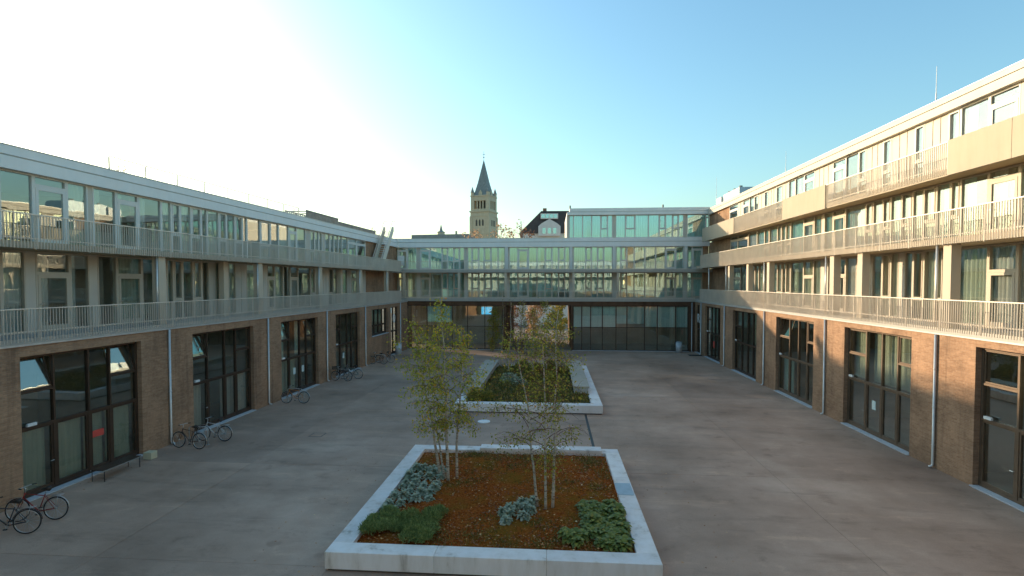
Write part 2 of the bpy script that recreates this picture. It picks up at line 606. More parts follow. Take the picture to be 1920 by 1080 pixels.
def soup(name, V, F4, mat, parent=None, kind=None):
    """V (n,3) float array, F4 (m,4) int array of quads"""
    me = bpy.data.meshes.new(name)
    V = np.asarray(V, dtype=np.float32)
    F4 = np.asarray(F4, dtype=np.int32)
    me.vertices.add(len(V))
    me.vertices.foreach_set('co', V.ravel())
    me.loops.add(F4.size)
    me.loops.foreach_set('vertex_index', F4.ravel())
    me.polygons.add(len(F4))
    me.polygons.foreach_set('loop_start', np.arange(0, F4.size, 4, dtype=np.int32))
    me.materials.append(MATS[mat])
    me.update()
    me.validate()
    o = mk(name, me, parent)
    if kind:
        o['kind'] = kind
    return o

def leaf_soup(P, size, rng, droop=0.3, aspect=0.6, up=0.0):
    """diamond-shaped leaves at points P"""
    P = np.asarray(P)
    n = len(P)
    a = rng.uniform(0, 2 * np.pi, n)
    el = rng.normal(-droop, 0.6, n)
    d = np.stack([np.cos(a) * np.cos(el), np.sin(a) * np.cos(el), np.sin(el) + up], 1)
    d /= np.linalg.norm(d, axis=1)[:, None]
    s = rng.normal(size=(n, 3))
    s -= d * (s * d).sum(1)[:, None]
    s /= np.linalg.norm(s, axis=1)[:, None]
    L = size * rng.uniform(0.6, 1.35, n)[:, None]
    w = L * aspect * 0.5
    nn = np.cross(d, s)
    v0 = P
    v1 = P + d * L * 0.45 + s * w + nn * L * 0.08
    v2 = P + d * L
    v3 = P + d * L * 0.45 - s * w + nn * L * 0.08
    V = np.stack([v0, v1, v2, v3], 1).reshape(-1, 3)
    F = np.arange(4 * n).reshape(n, 4)
    return V, F

# ------------------------------------------------------------------ ground
g = MB()
g.quad((-700, -300, -0.03), (700, -300, -0.03), (700, 1100, -0.03), (-700, 1100, -0.03))
ground = g.obj('ground', 'joint')
ground['kind'] = 'structure'
court = MB()
court.box(-20, 17.5, -8, 59, -0.028, -0.012)
court = court.obj('courtyard_paving', 'joint')
court['kind'] = 'structure'
XJ = [-19.5, -12.1, -5.7, 1.86, 8.4, 15.2]
YJ = [-7.0, -0.6, 6.2, 13.1, 20.5, 27.4, 34.3, 41.2, 48.1, 57.6]
for i in range(len(XJ) - 1):
    for j in range(len(YJ) - 1):
        MB().box(XJ[i] + .006, XJ[i + 1] - .006, YJ[j] + .006, YJ[j + 1] - .006, -0.011, 0.0 + ((i * 7 + j * 3) % 5) * 0.0008).obj('paving_slab', 'paving', court)
# drainage slot between the planters and a drain cover
MB().box(1.80, 1.92, 21.95, 29.5, -0.01, 0.006).obj('drain_channel', 'black_metal', court)
for (x, y) in ((-11.2, 24.6), (-9.4, 41.5), (8.8, 47.0)):
    co = MB().box(x - 0.32, x + 0.32, y - 0.32, y + 0.32, 0.0, 0.006).obj('manhole_cover', 'manhole', court)
    MB().box(x - 0.27, x + 0.27, y - 0.27, y + 0.27, 0.0061, 0.009).obj('cover_inset', 'paving', co)
cv = MB()
cv.tube([(-3.55, 27.6, 0.0), (-3.55, 27.6, 0.03)], 0.33, 20)
cv.obj('drain_cover', 'white_paint', court)

# ------------------------------------------------------------------ building parts
PANE = {}

def pane_box(root, s0, s1, t, z0, z1, mat, name='pane'):
    return MB().box(s0, s1, t, t + 0.012, z0, z1).obj(name, mat, root)

def curtain(root, s0, s1, t, z0, z1, mat, full=1.0, name='curtain'):
    w = (s1 - s0) * full
    n = max(6, int(w / 0.045))
    V, Fq = [], []
    ph = rnd.uniform(0, 6)
    for i in range(n + 1):
        x = s0 + w * i / n
        y = t + 0.045 * math.sin(ph + x * 31 + 0.9 * math.sin(x * 7)) + 0.02 * math.sin(x * 67)
        for z in (z0, z1):
            V.append((x, y * (1.0), z))
    for i in range(n):
        Fq.append((2 * i, 2 * i + 2, 2 * i + 3, 2 * i + 1))
    me = bpy.data.meshes.new(name)
    me.from_pydata(V, [], Fq)
    me.materials.append(MATS[mat])
    me.polygons.foreach_set('use_smooth', [True] * len(me.polygons))
    return mk(name, me, root)

def frame_mesh(mb, s0, s1, t0, t1, z0, z1, w, wb=None):
    wb = wb or w
    mb.box(s0, s0 + w, t0, t1, z0, z1)
    mb.box(s1 - w, s1, t0, t1, z0, z1)
    mb.box(s0 + w, s1 - w, t0, t1, z1 - w, z1)
    mb.box(s0 + w, s1 - w, t0, t1, z0, z0 + wb)
    return mb

def unit(root, kind, s0, s1, t, z0, z1, gl, cur, frame='white_frame', p_cur=0.55):
    """one storey-high facade unit"""
    if kind == 'b':
        MB().box(s0, s1, t, t + 0.3, z0, z1).obj('brick_wall', 'brick', root)
        return
    if kind == 'p':
        o = MB().box(s0 + .004, s1 - .004, t - 0.02, t + 0.08, z0, z1).obj('wall_panel', 'panel', root)
        if s1 - s0 > 0.7:
            k = max(1, int((s1 - s0) / 0.62))
            for i in range(1, k + 1):
                x = s0 + (s1 - s0) * i / (k + 1)
                MB().box(x - 0.02, x + 0.02, t - 0.042, t - 0.021, z0, z1).obj('batten', 'panel', o)
        return
    w = min(0.06, (s1 - s0) * 0.14)
    if kind == 'g':
        o = frame_mesh(MB(), s0, s1, t - 0.03, t + 0.09, z0, z1, w, 0.09).obj('window', frame, root)
        pane_box(o, s0 + w, s1 - w, t + 0.03, z0 + 0.09, z1 - w, gl)
    elif kind == 'n':
        o = frame_mesh(MB(), s0, s1, t - 0.03, t + 0.09, z0, z1, w, 0.09)
        zm = z0 + 0.98
        o.box(s0 + w, s1 - w, t - 0.03, t + 0.09, zm - 0.05, zm + 0.05)
        o = o.obj('window', frame, root)
        sash = frame_mesh(MB(), s0 + w + .003, s1 - w - .003, t - 0.05, t + 0.06, zm + 0.053, z1 - w - .003, 0.05).obj('sash', frame, o)
        pane_box(o, s0 + w + .05, s1 - w - .05, t + 0.02, zm + 0.1, z1 - w - .05, gl)
        pane_box(o, s0 + w, s1 - w, t + 0.03, z0 + 0.09, zm - 0.05, gl)
    elif kind == 'd':
        w = min(0.10, (s1 - s0) * 0.13)
        o = frame_mesh(MB(), s0, s1, t - 0.03, t + 0.09, z0, z1, w * .7, 0.04)
        zt = z0 + 2.12
        if z1 - zt > 0.25:
            o.box(s0 + w * .7, s1 - w * .7, t - 0.03, t + 0.09, zt, zt + 0.12)
        else:
            zt = z1 - w
        o = o.obj('door', frame, root)
        a, b2 = s0 + w * .7 + .004, s1 - w * .7 - .004
        frame_mesh(MB(), a, b2, t - 0.045, t + 0.03, z0 + 0.044, zt - .004, w, 0.2).obj('door_leaf', frame, o)
        pane_box(o, a + w, b2 - w, t - 0.01, z0 + 0.24, zt - w, gl)
        if z1 - zt > 0.25:
            pane_box(o, s0 + w * .7, s1 - w * .7, t + 0.03, zt + 0.12, z1 - w * .7, gl)
        hb = MB().box(a + w * .35, a + w * .6, t - 0.10, t - 0.046, z0 + 1.03, z0 + 1.06)
        hb.box(a + w * .35, a + w * .35 + 0.13, t - 0.115, t - 0.1, z0 + 1.03, z0 + 1.06)
        hb.obj('handle', 'steel', o)
    q = rnd.random()
    if kind == 'd':
        p_cur *= 0.35
    if kind == 'n':
        p_cur *= 0.75
    if q < p_cur:
        curtain(o, s0 + 0.02, s1 - 0.02, t + 0.17, z0 + 0.05, z1 - 0.04, rnd.choice(cur), 1.0)
    elif q < p_cur + 0.2:
        hw = (s1 - s0)
        curtain(o, s0 + 0.02, s0 + hw * 0.45, t + 0.17, z0 + 0.05, z1 - 0.04, rnd.choice(cur), 1.0)

def contiguous(lst):
    lst = sorted(lst, key=lambda q: q[1])
    out = []
    for i, (k, a, b2) in enumerate(lst):
        e = lst[i + 1][1] if i + 1 < len(lst) else b2
        out.append((k, a, e))
    return out

def storey(root, lst, sgn, t, z0, z1, gl, cur, frame='white_frame', p_cur=0.55):
    for k, a, b2 in contiguous(lst):
        s0, s1 = (a, b2) if sgn > 0 else (-b2, -a)
        unit(root, k, s0, s1, t, z0, z1, gl, cur, frame, p_cur)

BAL = {}

def railing(root, s0, s1, t, z0, z1, near=None, n_near=0, pitch=0.11, ends=False):
    """flat-bar railing hung on the slab edge; near = end that lies nearest the court's open end"""
    rl = MB().box(s0, s1, t - 0.03, t + 0.03, z1 - 0.035, z1)
    rl = rl.obj('railing', 'railing', root)
    MB().box(s0, s1, t + 0.031, t + 0.045, z0 + 0.32, z0 + 0.36).obj('bottom_rail', 'railing', rl)
    h = z1 - z0 - 0.036
    key = round(h, 3)
    if key not in BAL:
        BAL[key] = MB().box(-0.005, 0.005, -0.017, 0.017, 0, h).data('baluster', 'railing')
    n = int((s1 - s0) / pitch)
    xs = [s0 + 0.03 + i * (s1 - s0 - 0.06) / max(1, n) for i in range(n + 1)]
    if near is not None:
        xs.sort(key=lambda x: abs(x - near))
    single, rest = xs[:n_near], xs[n_near:]
    for x in single:
        mk('baluster', BAL[key], rl, (x, t, z0))
    if rest:
        mb = MB()
        for x in rest:
            mb.box(x - 0.005, x + 0.005, t - 0.017, t + 0.017, z0, z0 + h)
        mb.obj('baluster', 'railing', rl)['kind'] = 'stuff'
    k = max(1, int((s1 - s0) / 1.98))
    for i in range(k + 1):
        x = s0 + 0.02 + (s1 - s0 - 0.04) * i / k
        MB().box(x - 0.012, x + 0.012, t + 0.032, t + 0.085, z0 - 0.02, z1 - 0.04).obj('post', 'railing', rl)
    return rl

def downpipe(root, s, t, z0, z1, r=0.05, foot=True):
    mb = MB()
    if foot:
        mb.tube([(s, t - 0.02, z1), (s, t - 0.02, z0 + 0.16), (s + 0.015, t - 0.06, z0 + 0.07), (s + 0.02, t - 0.17, z0 + 0.05)], r, 10)
    else:
        mb.tube([(s, t, z1), (s, t, z0)], r, 10)
    o = mb.obj('downpipe', 'galvanised', root, True)
    for z in np.arange(z0 + 0.9, z1 - 0.1, 1.5):
        MB().tube([(s, t - (0.02 if foot else 0), z), (s, t - (0.02 if foot else 0), z + 0.035)], r * 1.25, 10).obj('pipe_clamp', 'galvanised', o)
    return o

def wall_with_openings(root, s0, s1, ops, t0, t1, z0, z1, mat='brick'):
    """ops: list of (a, b, zlo, zhi)"""
    mb = MB()
    ops = sorted(ops)
    cur = s0
    for a, b2, zl, zh in ops:
        if a > cur:
            mb.box(cur, a, t0, t1, z0, z1)
        if zl > z0 + 0.01:
            mb.box(a, b2, t0, t1, z0, zl)
        mb.box(a, b2, t0, t1, zh, z1)
        cur = b2
    mb.box(cur, s1, t0, t1, z0, z1)
    return mb.obj('brick_wall', mat, root)

def storefront(root, s0, s1, z1, zt, fr, flip=False, vents=(), open_vents=(), low_cur=0, up_cur=0, frame='bronze',
               gl='glass_dark', cur='curtain_green', handles=(), notices=(), red=None, z0=0.04, box=True, low=None, upc='blind_cream'):
    """double-height glazed bay: fr = fractions of mullions; upper row + lower row"""
    t = 0.24
    o = frame_mesh(MB(), s0, s1, t - 0.04, t + 0.1, z0, z1, 0.09, 0.1).obj('storefront_window', frame, root)
    MB().box(s0 - 0.02, s1 + 0.02, t - 0.34, t - 0.045, z0 - 0.03, z0 + 0.012).obj('threshold', 'pale_grey', o)
    xs = [s0 + 0.09] + [s0 + (s1 - s0) * q for q in fr] + [s1 - 0.09]
    tr = MB().box(s0 + 0.09, s1 - 0.09, t - 0.06, t + 0.08, zt, zt + 0.09).obj('transom', frame, o)
    for i, x in enumerate(xs[1:-1]):
        MB().box(x - 0.035, x + 0.035, t - 0.05, t + 0.08, zt + 0.091, z1 - 0.091).obj('mullion', frame, o)
        MB().box(x - 0.06, x + 0.06, t - 0.05, t + 0.08, z0 + 0.101, zt - 0.001).obj('mullion', frame, o)
    npn = len(xs) - 1
    for i in range(npn):
        a = xs[i] + (0.035 if i > 0 else 0)
        b2 = xs[i + 1] - (0.035 if i < npn - 1 else 0)
        za, zb = zt + 0.09, z1 - 0.09
        if i in vents or i in open_vents:
            zm = za + (zb - za) * 0.5
            MB().box(a, b2, t - 0.045, t + 0.08, zm - 0.04, zm + 0.04).obj('transom', frame, o)
            pane_box(o, a, b2, t + 0.02, za, zm - 0.04, gl)
            sh = frame_mesh(MB(), a + .01, b2 - .01, -0.03, 0.03, 0.0, zb - zm - 0.05, 0.05)
            so = sh.obj('vent_sash', frame, o, loc=(0, t + 0.02, zm + 0.045))
            po = MB().box(a + .06, b2 - .06, -0.006, 0.006, 0.05, zb - zm - 0.10).obj('pane', 'glass_clear', o, loc=(0, t + 0.02, zm + 0.045))
            if i in open_vents:
                for ch in (so, po):
                    ch.rotation_euler = (R(-15), 0, 0)
        else:
            pane_box(o, a, b2, t + 0.02, za, zb, gl)
        # lower row
        a = xs[i] + (0.06 if i > 0 else 0)
        b2 = xs[i + 1] - (0.06 if i < npn - 1 else 0)
        if low == 'infill' and i in (0,):
            pass
        df = frame_mesh(MB(), a + .004, b2 - .004, t - 0.03, t + 0.05, z0 + 0.104, zt - 0.004, 0.06, 0.12).obj('door_leaf', frame, o)
        pane_box(o, a + 0.064, b2 - 0.064, t + 0.01, z0 + 0.22, zt - 0.064, gl)
        if low_cur > rnd.random():
            curtain(o, a, b2, t + 0.3, z0 + 0.1, zt, cur)
        if up_cur > rnd.random():
            curtain(o, a, b2 if rnd.random() < .5 else a + (b2 - a) * .65, t + 0.34, za, zb, upc)
        if i in handles:
            hx = b2 - 0.03 if not flip else a + 0.03
            h = MB().tube([(hx, t - 0.031, 1.05), (hx, t - 0.08, 1.05), (hx + (-0.13 if not flip else 0.13), t - 0.08, 1.05)], 0.011, 6)
            h.obj('handle', 'steel', o)
        if i in notices:
            mx = (a + b2) / 2
            nm = MB().box(mx - 0.15, mx + 0.15, t - 0.004, t - 0.001, 1.25, 1.68).obj('notice', 'paper', o)
            for q in range(5):
                MB().box(mx - 0.11, mx + 0.11 - 0.05 * (q % 2), t - 0.0055, t - 0.0045, 1.6 - q * .06, 1.612 - q * .06).obj('print_line', 'pale_grey', nm)
    if box:
        # pale sensor / closer box sitting on the transom
        x = xs[0] + 0.35 if not flip else xs[-1] - 0.35
        MB().box(x - 0.16, x + 0.16, t - 0.14, t - 0.061, zt + 0.1, zt + 0.2).obj('closer_box', 'white_paint', o)
    return o

def shell(root, s0, s1, t0, t1, floors, zroof, wall_top):
    """interior: floor slabs, back wall and cross walls, then the outer back wall"""
    mb = MB()
    for z in floors:
        mb.box(s0, s1, t0, t1 - 0.41, z - 0.22, z)
    mb.obj('floor_slab', 'interior_floor', root)
    MB().box(s0, s1, t1 - 0.4, t1, 0, wall_top).obj('rear_wall', 'render_wall', root)

# tables of facade units, metres along each wing
LF2 = [('g',16.32,17.03),('d',17.51,18.69),('g',18.80,19.68),('p',19.71,19.90),('g',19.93,20.96),('d',21.07,22.21),('g',22.27,23.57),('g',23.61,24.12),('n',24.26,24.80),('g',24.87,25.52),('n',25.63,26.23),('g',26.39,26.81),('g',26.85,27.68),('n',27.82,28.42),('g',28.47,29.10),('n',29.24,29.85),('g',29.96,30.32),('g',30.38,31.60),('n',31.77,32.85),('g',32.91,33.80),('g',33.87,34.88),('d',35.15,36.09),('g',36.24,37.47),('p',37.54,38.11),('n',38.19,38.77),('g',38.94,39.46),('n',39.55,40.08),('p',40.17,40.54),('g',40.63,41.28),('n',41.47,42.16),('g',42.26,42.86),('g',43.07,43.69),('g',43.80,44.89),('d',45.00,46.50),('d',46.86,48.62),('b',49.01,58.6)]
LF1 = [('g',16.32,17.13),('p',17.15,17.49),('d',17.51,18.76),('g',18.87,19.68),('p',19.71,20.05),('g',20.08,20.96),('d',21.04,22.27),('g',22.39,23.21),('p',23.24,23.84),('g',23.88,24.26),('n',24.33,24.87),('g',24.95,25.63),('n',25.71,26.27),('g',26.35,26.90),('p',26.94,27.37),('g',27.42,27.77),('n',27.86,28.47),('g',28.56,29.19),('p',29.24,30.22),('g',30.27,31.60),('p',31.65,32.36),('d',32.48,33.22),('g',33.35,34.20),('g',34.40,35.15),('d',35.30,36.24),('g',36.39,38.03),('n',38.19,38.86),('g',38.94,39.72),('p',39.81,41.00),('n',41.19,41.96),('g',42.06,42.66),('n',42.76,43.59),('g',43.69,44.67),('p',44.78,45.34),('d',45.57,46.99),('p',47.11,48.88),('b',49.01,58.6)]
RF1 = [('b',52.18,58.9),('d',49.03,50.99),('g',47.34,48.89),('n',45.65,46.72),('g',44.85,45.53),('n',43.76,44.74),('g',42.92,43.65),('g',41.25,41.92),('n',40.42,41.15),('g',39.79,40.33),('n',39.02,39.71),('g',37.10,38.85),('d',35.72,36.95),('g',34.76,35.51),('p',33.93,34.70),('g',33.43,33.86),('d',31.97,32.83),('g',30.85,31.92),('p',30.14,30.79),('n',29.42,29.99),('g',28.56,29.33),('n',27.87,28.51),('g',27.26,27.79),('p',26.83,27.22),('g',26.23,26.75),('n',25.51,26.15),('g',24.74,25.44),('n',24.26,24.64),('p',23.53,24.23),('g',21.93,23.30),('d',20.63,21.88),('g',19.58,20.57),('p',19.01,19.54),('d',17.80,18.97),('g',16.33,17.72)]
RF2 = [('b',51.88,58.9),('d',49.85,51.58),('d',47.21,49.57),('g',45.30,47.09),('g',43.76,45.07),('n',42.82,43.54),('g',41.34,42.72),('n',40.60,41.25),('g',39.88,40.51),('n',39.10,39.79),('g',37.18,38.94),('d',35.72,37.03),('g',34.76,35.65),('p',34.44,34.70),('g',33.43,34.37),('d',32.08,33.37),('g',30.09,31.97),('n',29.42,29.99),('g',28.60,29.33),('n',27.96,28.51),('g',27.14,27.83),('n',26.34,26.79),('g',25.62,26.19),('n',24.80,25.44),('g',23.98,24.67),('n',23.42,23.89),('g',22.01,23.33),('d',20.63,21.93),('g',19.58,20.57),('n',19.01,19.54),('d',17.80,18.97),('g',16.33,17.72)]
RF3 = [('b',52.18,58.9),('d',49.85,51.88),('p',48.63,49.71),('d',47.09,48.49),('g',46.00,46.96),('n',45.07,45.88),('p',43.86,44.96),('n',43.02,43.76),('p',41.63,42.92),('n',40.51,41.53),('p',39.53,40.42),('g',38.52,39.36),('g',37.18,38.44),('d',35.72,37.10),('p',33.55,35.65),('d',32.14,33.43),('g',30.85,32.03),('n',30.09,30.69),('p',28.69,29.94),('n',27.96,28.56),('p',26.30,27.83),('n',25.62,26.23),('p',24.20,25.48),('n',23.51,24.11),('g',22.06,23.39),('d',20.70,21.91),('p',19.58,20.63),('n',19.01,19.54),('p',17.80,18.97),('g',16.33,17.72)]
BF = [('g',-18.13,-17.33),('d',-17.21,-16.18),('g',-16.12,-15.14),('p',-15.08,-14.78),('d',-14.72,-13.69),('g',-13.57,-12.30),('n',-12.24,-11.64),('g',-11.58,-10.97),('n',-10.91,-10.31),('g',-10.25,-9.77),('p',-9.71,-9.41),('g',-9.36,-8.94),('n',-8.88,-8.16),('g',-8.10,-7.56),('n',-7.50,-6.79),('g',-6.73,-6.02),('g',-5.96,-5.25),('p',-5.19,-4.77),('g',-4.71,-3.89),('d',-3.77,-2.65),('g',-2.59,-1.71),('g',-1.65,-0.83),('n',-0.77,-0.07),('g',-0.01,0.63),('n',0.69,1.33),('g',1.39,1.86),('p',1.91,2.26),('g',2.32,3.60),('n',3.66,4.23),('g',4.29,4.87),('n',4.93,5.56),('g',5.62,6.48),('p',6.54,6.88),('g',6.94,7.40),('n',7.46,8.03),('g',8.09,8.83),('g',8.89,9.97),('g',10.03,11.11),('g',11.17,12.13),('d',12.19,13.26),('g',13.32,14.05),('p',14.11,14.45),('g',14.50,14.96),('d',15.01,16.08),('b',16.13,16.75)]
BF3 = [('g',1.86,2.26),('g',2.32,3.25),('g',3.31,4.23),('g',4.29,5.22),('n',5.27,5.96),('g',6.02,6.48),('p',6.54,6.83),('g',6.88,7.80),('n',7.92,8.89),('g',8.95,10.32),('g',10.37,11.45),('n',11.51,12.13),('g',12.19,12.87),('n',12.92,13.49),('g',13.55,14.05),('p',14.11,14.39),('g',14.45,16.36),('d',16.41,16.75)]
NEARPAD = [('p', 6.0, 8.5), ('g', 8.5, 10.0), ('d', 10.0, 11.2), ('g', 11.2, 13.5), ('p', 13.5, 14.2), ('g', 14.2, 16.3)]

# ================================================================== shaded wing with the bicycles (left)
TL = R(2.16)
L = empty('courtyard_building', (-18.0 * math.cos(TL), 18.0 * math.sin(TL), 0), math.pi / 2 - TL)
tag(L, 'long shaded three-storey brick and glass wing with bicycles parked along its foot', 'building')
S0, S1 = 6.0, 58.6
ops = [(7.2, 12.4, 0.0, 4.85), (15.5, 20.45, 0.0, 4.85), (23.5, 28.4, 0.0, 4.85), (31.3, 36.15, 0.0, 4.85), (39.0, 43.65, 0.0, 4.85), (46.4, 50.6, 2.35, 4.85), (51.5, 53.9, 0.0, 4.85)]
wall_with_openings(L, S0, S1, ops, 0, 0.4, 0, 5.24)
FR = (0.265, 0.54, 0.73)
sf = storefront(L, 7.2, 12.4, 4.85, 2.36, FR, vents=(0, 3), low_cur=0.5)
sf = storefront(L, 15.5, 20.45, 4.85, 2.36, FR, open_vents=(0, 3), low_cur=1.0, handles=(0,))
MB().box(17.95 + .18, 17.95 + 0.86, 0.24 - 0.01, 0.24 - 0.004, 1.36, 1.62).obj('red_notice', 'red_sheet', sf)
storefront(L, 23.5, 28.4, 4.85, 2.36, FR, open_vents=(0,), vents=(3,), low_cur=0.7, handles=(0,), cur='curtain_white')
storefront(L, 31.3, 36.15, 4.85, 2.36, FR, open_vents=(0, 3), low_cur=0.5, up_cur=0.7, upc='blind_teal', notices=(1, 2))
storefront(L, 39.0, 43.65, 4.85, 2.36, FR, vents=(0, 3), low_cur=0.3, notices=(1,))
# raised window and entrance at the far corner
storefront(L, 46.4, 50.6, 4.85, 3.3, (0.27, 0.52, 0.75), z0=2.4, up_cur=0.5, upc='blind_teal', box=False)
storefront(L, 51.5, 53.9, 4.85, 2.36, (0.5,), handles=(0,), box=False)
MB().box(S0, S1, -0.03, 2.0, 5.243, 5.45).obj('gallery_slab', 'slab', L)
MB().box(S0, S1, -0.06, -0.031, 5.20, 5.26).obj('drip_edge', 'galvanised', L)
MB().box(S0, 55.2, 0.02, 1.95, 8.45, 8.68).obj('gallery_slab', 'soffit', L)
MB().box(S0, 55.2, -0.012, 0.018, 8.45, 8.66).obj('edge_board', 'cream_concrete', L)
railing(L, S0, 54.6, -0.085, 5.33, 6.45, 14.5, 110)
railing(L, S0, 54.6, -0.05, 8.44, 9.60, 14.5, 110)
MB().box(54.57, 54.6, -0.02, 1.6, 5.46, 6.45).obj('railing_return', 'railing', L)
MB().box(54.57, 54.6, -0.02, 1.6, 8.69, 9.60).obj('railing_return', 'railing', L)
storey(L, NEARPAD + LF1, 1, 1.6, 5.46, 8.44, 'glass_clear', ['curtain_green', 'curtain_white', 'curtain_green'], 'timber_paint', 0.5)
storey(L, NEARPAD + LF2, 1, 1.6, 8.69, 11.24, 'glass_clear', ['curtain_white', 'curtain_green'], 'white_frame', 0.4)
fa = MB()
fa.box(S0, S1, 1.36, 12.6, 11.245, 11.68)
fa.obj('fascia', 'fascia', L)
MB().box(S0, S1, 1.46, 12.5, 11.685, 11.74).obj('shadow_gap', 'slab', L)
MB().box(S0, S1, 1.42, 12.6, 11.745, 12.06).obj('roof_edge', 'fascia', L)
MB().box(S0, S1, 1.40, 1.60, 12.063, 12.10).obj('coping', 'galvanised', L)
MB().box(S0 + .1, S1 - .1, 1.61, 12.5, 12.063, 12.08).obj('roof', 'roof_gravel', L)
for s in (14.1, 21.66, 29.2, 36.73, 44.13, 50.85):
    MB().box(s - 0.02, s + 0.38, 0.12, 0.44, 5.455, 8.448).obj('column', 'column', L)
    downpipe(L, s - 0.1, 0.14, 5.46, 8.448, 0.045, False)
for s in (27.2, 42.0, 46.3):
    MB().box(s - 0.02, s + 0.34, 0.9, 1.2, 5.455, 8.448).obj('column', 'column', L)
for s in (13.9, 21.95, 29.77, 37.41, 44.77, 54.3):
    downpipe(L, s, -0.05, 0, 5.19)
shell(L, S0, S1, 2.05, 12.6, [0.03, 5.44, 8.67], 12, 11.24)
MB().box(S0, S1, 0.41, 2.04, -0.02, 0.028).obj('floor_slab', 'interior_floor', L)
MB().box(S0, S1, 6.5, 6.7, 0.04, 11.2).obj('inner_wall', 'interior', L)
for s in (13.5, 21.9, 29.8, 37.4, 44.9, 51.0):
    for z0, z1 in ((0.04, 5.2), (5.46, 8.44), (8.69, 11.2)):
        MB().box(s - 0.08, s + 0.08, 2.2 if z0 > 1 else 0.75, 6.48, z0, z1).obj('partition', 'interior', L)
# end walls
MB().box(S0 - 0.3, S0 - .002, 0, 12.6, 0, 12.0).obj('end_wall', 'brick', L)
# roof terrace railing, lattice screen
tr = MB().box(22.8, 40.2, 3.45, 3.49, 13.18, 13.22).obj('terrace_railing', 'railing', L)
mb = MB()
for x in np.arange(22.8, 40.2, 0.12):
    mb.box(x, x + 0.012, 3.46, 3.48, 12.08, 13.178)
mb.obj('baluster', 'railing', tr)['kind'] = 'stuff'
for x in np.arange(22.8, 40.3, 2.17):
    MB().box(x - .02, x + .02, 3.49, 3.53, 12.08, 13.17).obj('post', 'railing', tr)
for (a, b2, h) in ((41.2, 47.2, 13.2), (47.25, 56.6, 12.93)):
    sc = MB().box(a, b2, 3.38, 3.46, h - 0.07, h).obj('lattice_screen', 'lattice', L)
    MB().box(a, b2, 5.2, 5.26, h - 0.07, h).obj('top_rail', 'lattice', sc)
    i = 0
    for x in np.arange(a + .02, b2 - .05, 0.15):
        MB().box(x, x + 0.025, 3.38, 3.46, 12.085, h - 0.072).obj('slat', 'lattice', sc)
        i += 1
    for x in np.arange(a + .05, b2 - .05, 1.5):
        MB().box(x, x + .09, 3.462, 5.19, h - 0.15, h - 0.075).obj('cross_bar', 'lattice', sc)
    for x in np.arange(a + .05, b2 - .05, 0.3):
        MB().box(x, x + 0.025, 5.17, 5.25, 12.085, h - 0.072).obj('slat', 'lattice', sc)
# stair from the upper gallery to the roof
st = None
for k, ty in enumerate((0.22, 1.10)):
    pr = MB().prism([(49.4, 8.7), (50.1, 8.7), (53.2, 12.55), (53.2, 13.0), (52.75, 13.0), (49.4, 8.95)], ty, ty + 0.05)
    if st is None:
        st = pr.obj('roof_stair', 'railing', L)
    else:
        pr.obj('stringer', 'railing', st)
for i in range(17):
    q = i / 16
    MB().box(49.75 + 3.0 * q, 50.0 + 3.0 * q, 0.275, 1.095, 8.9 + 3.55 * q, 8.94 + 3.55 * q).obj('tread', 'galvanised', st)
for ty in (0.245, 1.125):
    MB().tube([(49.6, ty, 9.6), (52.9, ty, 13.6), (53.6, ty, 13.62)], 0.03, 6).obj('handrail', 'railing', st)

# ================================================================== sunlit wing (right)
RW = empty('courtyard_building', (15.05, 0, 0), -math.pi / 2)
tag(RW, 'sunlit four-storey wing with cream balcony parapets above brown brick shopfronts', 'building')
A0, A1 = 6.0, 58.9
def rops(l):
    return [(-b2, -a, z0, z1) for a, b2, z0, z1 in l]
ops = rops([(7.5, 12.0, 0, 5.02), (15.1, 20.1, 0, 5.02), (23.5, 28.65, 0, 5.02), (31.9, 37.05, 0, 5.02), (40.5, 45.7, 0, 5.02), (49.0, 53.8, 0, 5.02), (55.4, 57.2, 0, 5.02)])
wall_with_openings(RW, -A1, -A0, ops, 0, 0.4, 0, 5.32)
FRr = (0.31, 0.55, 0.77)
storefront(RW, -12.0, -7.5, 5.02, 2.42, FRr, True, vents=(0, 3), frame='sun_tinted_bronze')
storefront(RW, -20.1, -15.1, 5.02, 2.42, FRr, vents=(0, 3), frame='sun_tinted_bronze', up_cur=0.9, handles=(0,), gl='glass_clear')
storefront(RW, -28.65, -23.5, 5.02, 2.42, FRr, vents=(0, 3), frame='sun_tinted_bronze', up_cur=1.0, handles=(0,), notices=(1,), gl='glass_clear')
storefront(RW, -37.05, -31.9, 5.02, 2.42, FRr, open_vents=(0,), vents=(3,), frame='sun_tinted_bronze', up_cur=0.3, low_cur=0.4, cur='curtain_teal', handles=(0,))
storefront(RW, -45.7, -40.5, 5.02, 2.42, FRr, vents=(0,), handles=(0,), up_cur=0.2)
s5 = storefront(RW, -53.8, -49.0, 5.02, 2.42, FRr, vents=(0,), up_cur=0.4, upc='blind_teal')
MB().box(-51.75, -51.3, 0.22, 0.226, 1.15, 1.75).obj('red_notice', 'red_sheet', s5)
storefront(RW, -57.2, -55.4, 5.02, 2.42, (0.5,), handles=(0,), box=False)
MB().box(-A1, -A0, -0.03, 2.0, 5.323, 5.55).obj('gallery_slab', 'slab', RW)
MB().box(-A1, -A0, -0.06, -0.031, 5.28, 5.34).obj('drip_edge', 'galvanised', RW)
MB().box(-57.3, -A0, 0.02, 2.0, 8.78, 9.03).obj('gallery_slab', 'soffit', RW)
MB().box(-57.3, -A0, -0.012, 0.018, 8.78, 9.01).obj('edge_board', 'cream_concrete', RW)
MB().box(-57.3, -A0, 0.72, 2.0, 11.6, 11.86).obj('gallery_slab', 'soffit', RW)
railing(RW, -55.5, -A0, -0.085, 5.45, 6.66, -17, 105)
railing(RW, -55.5, -A0, -0.05, 8.77, 10.06, -17, 105)
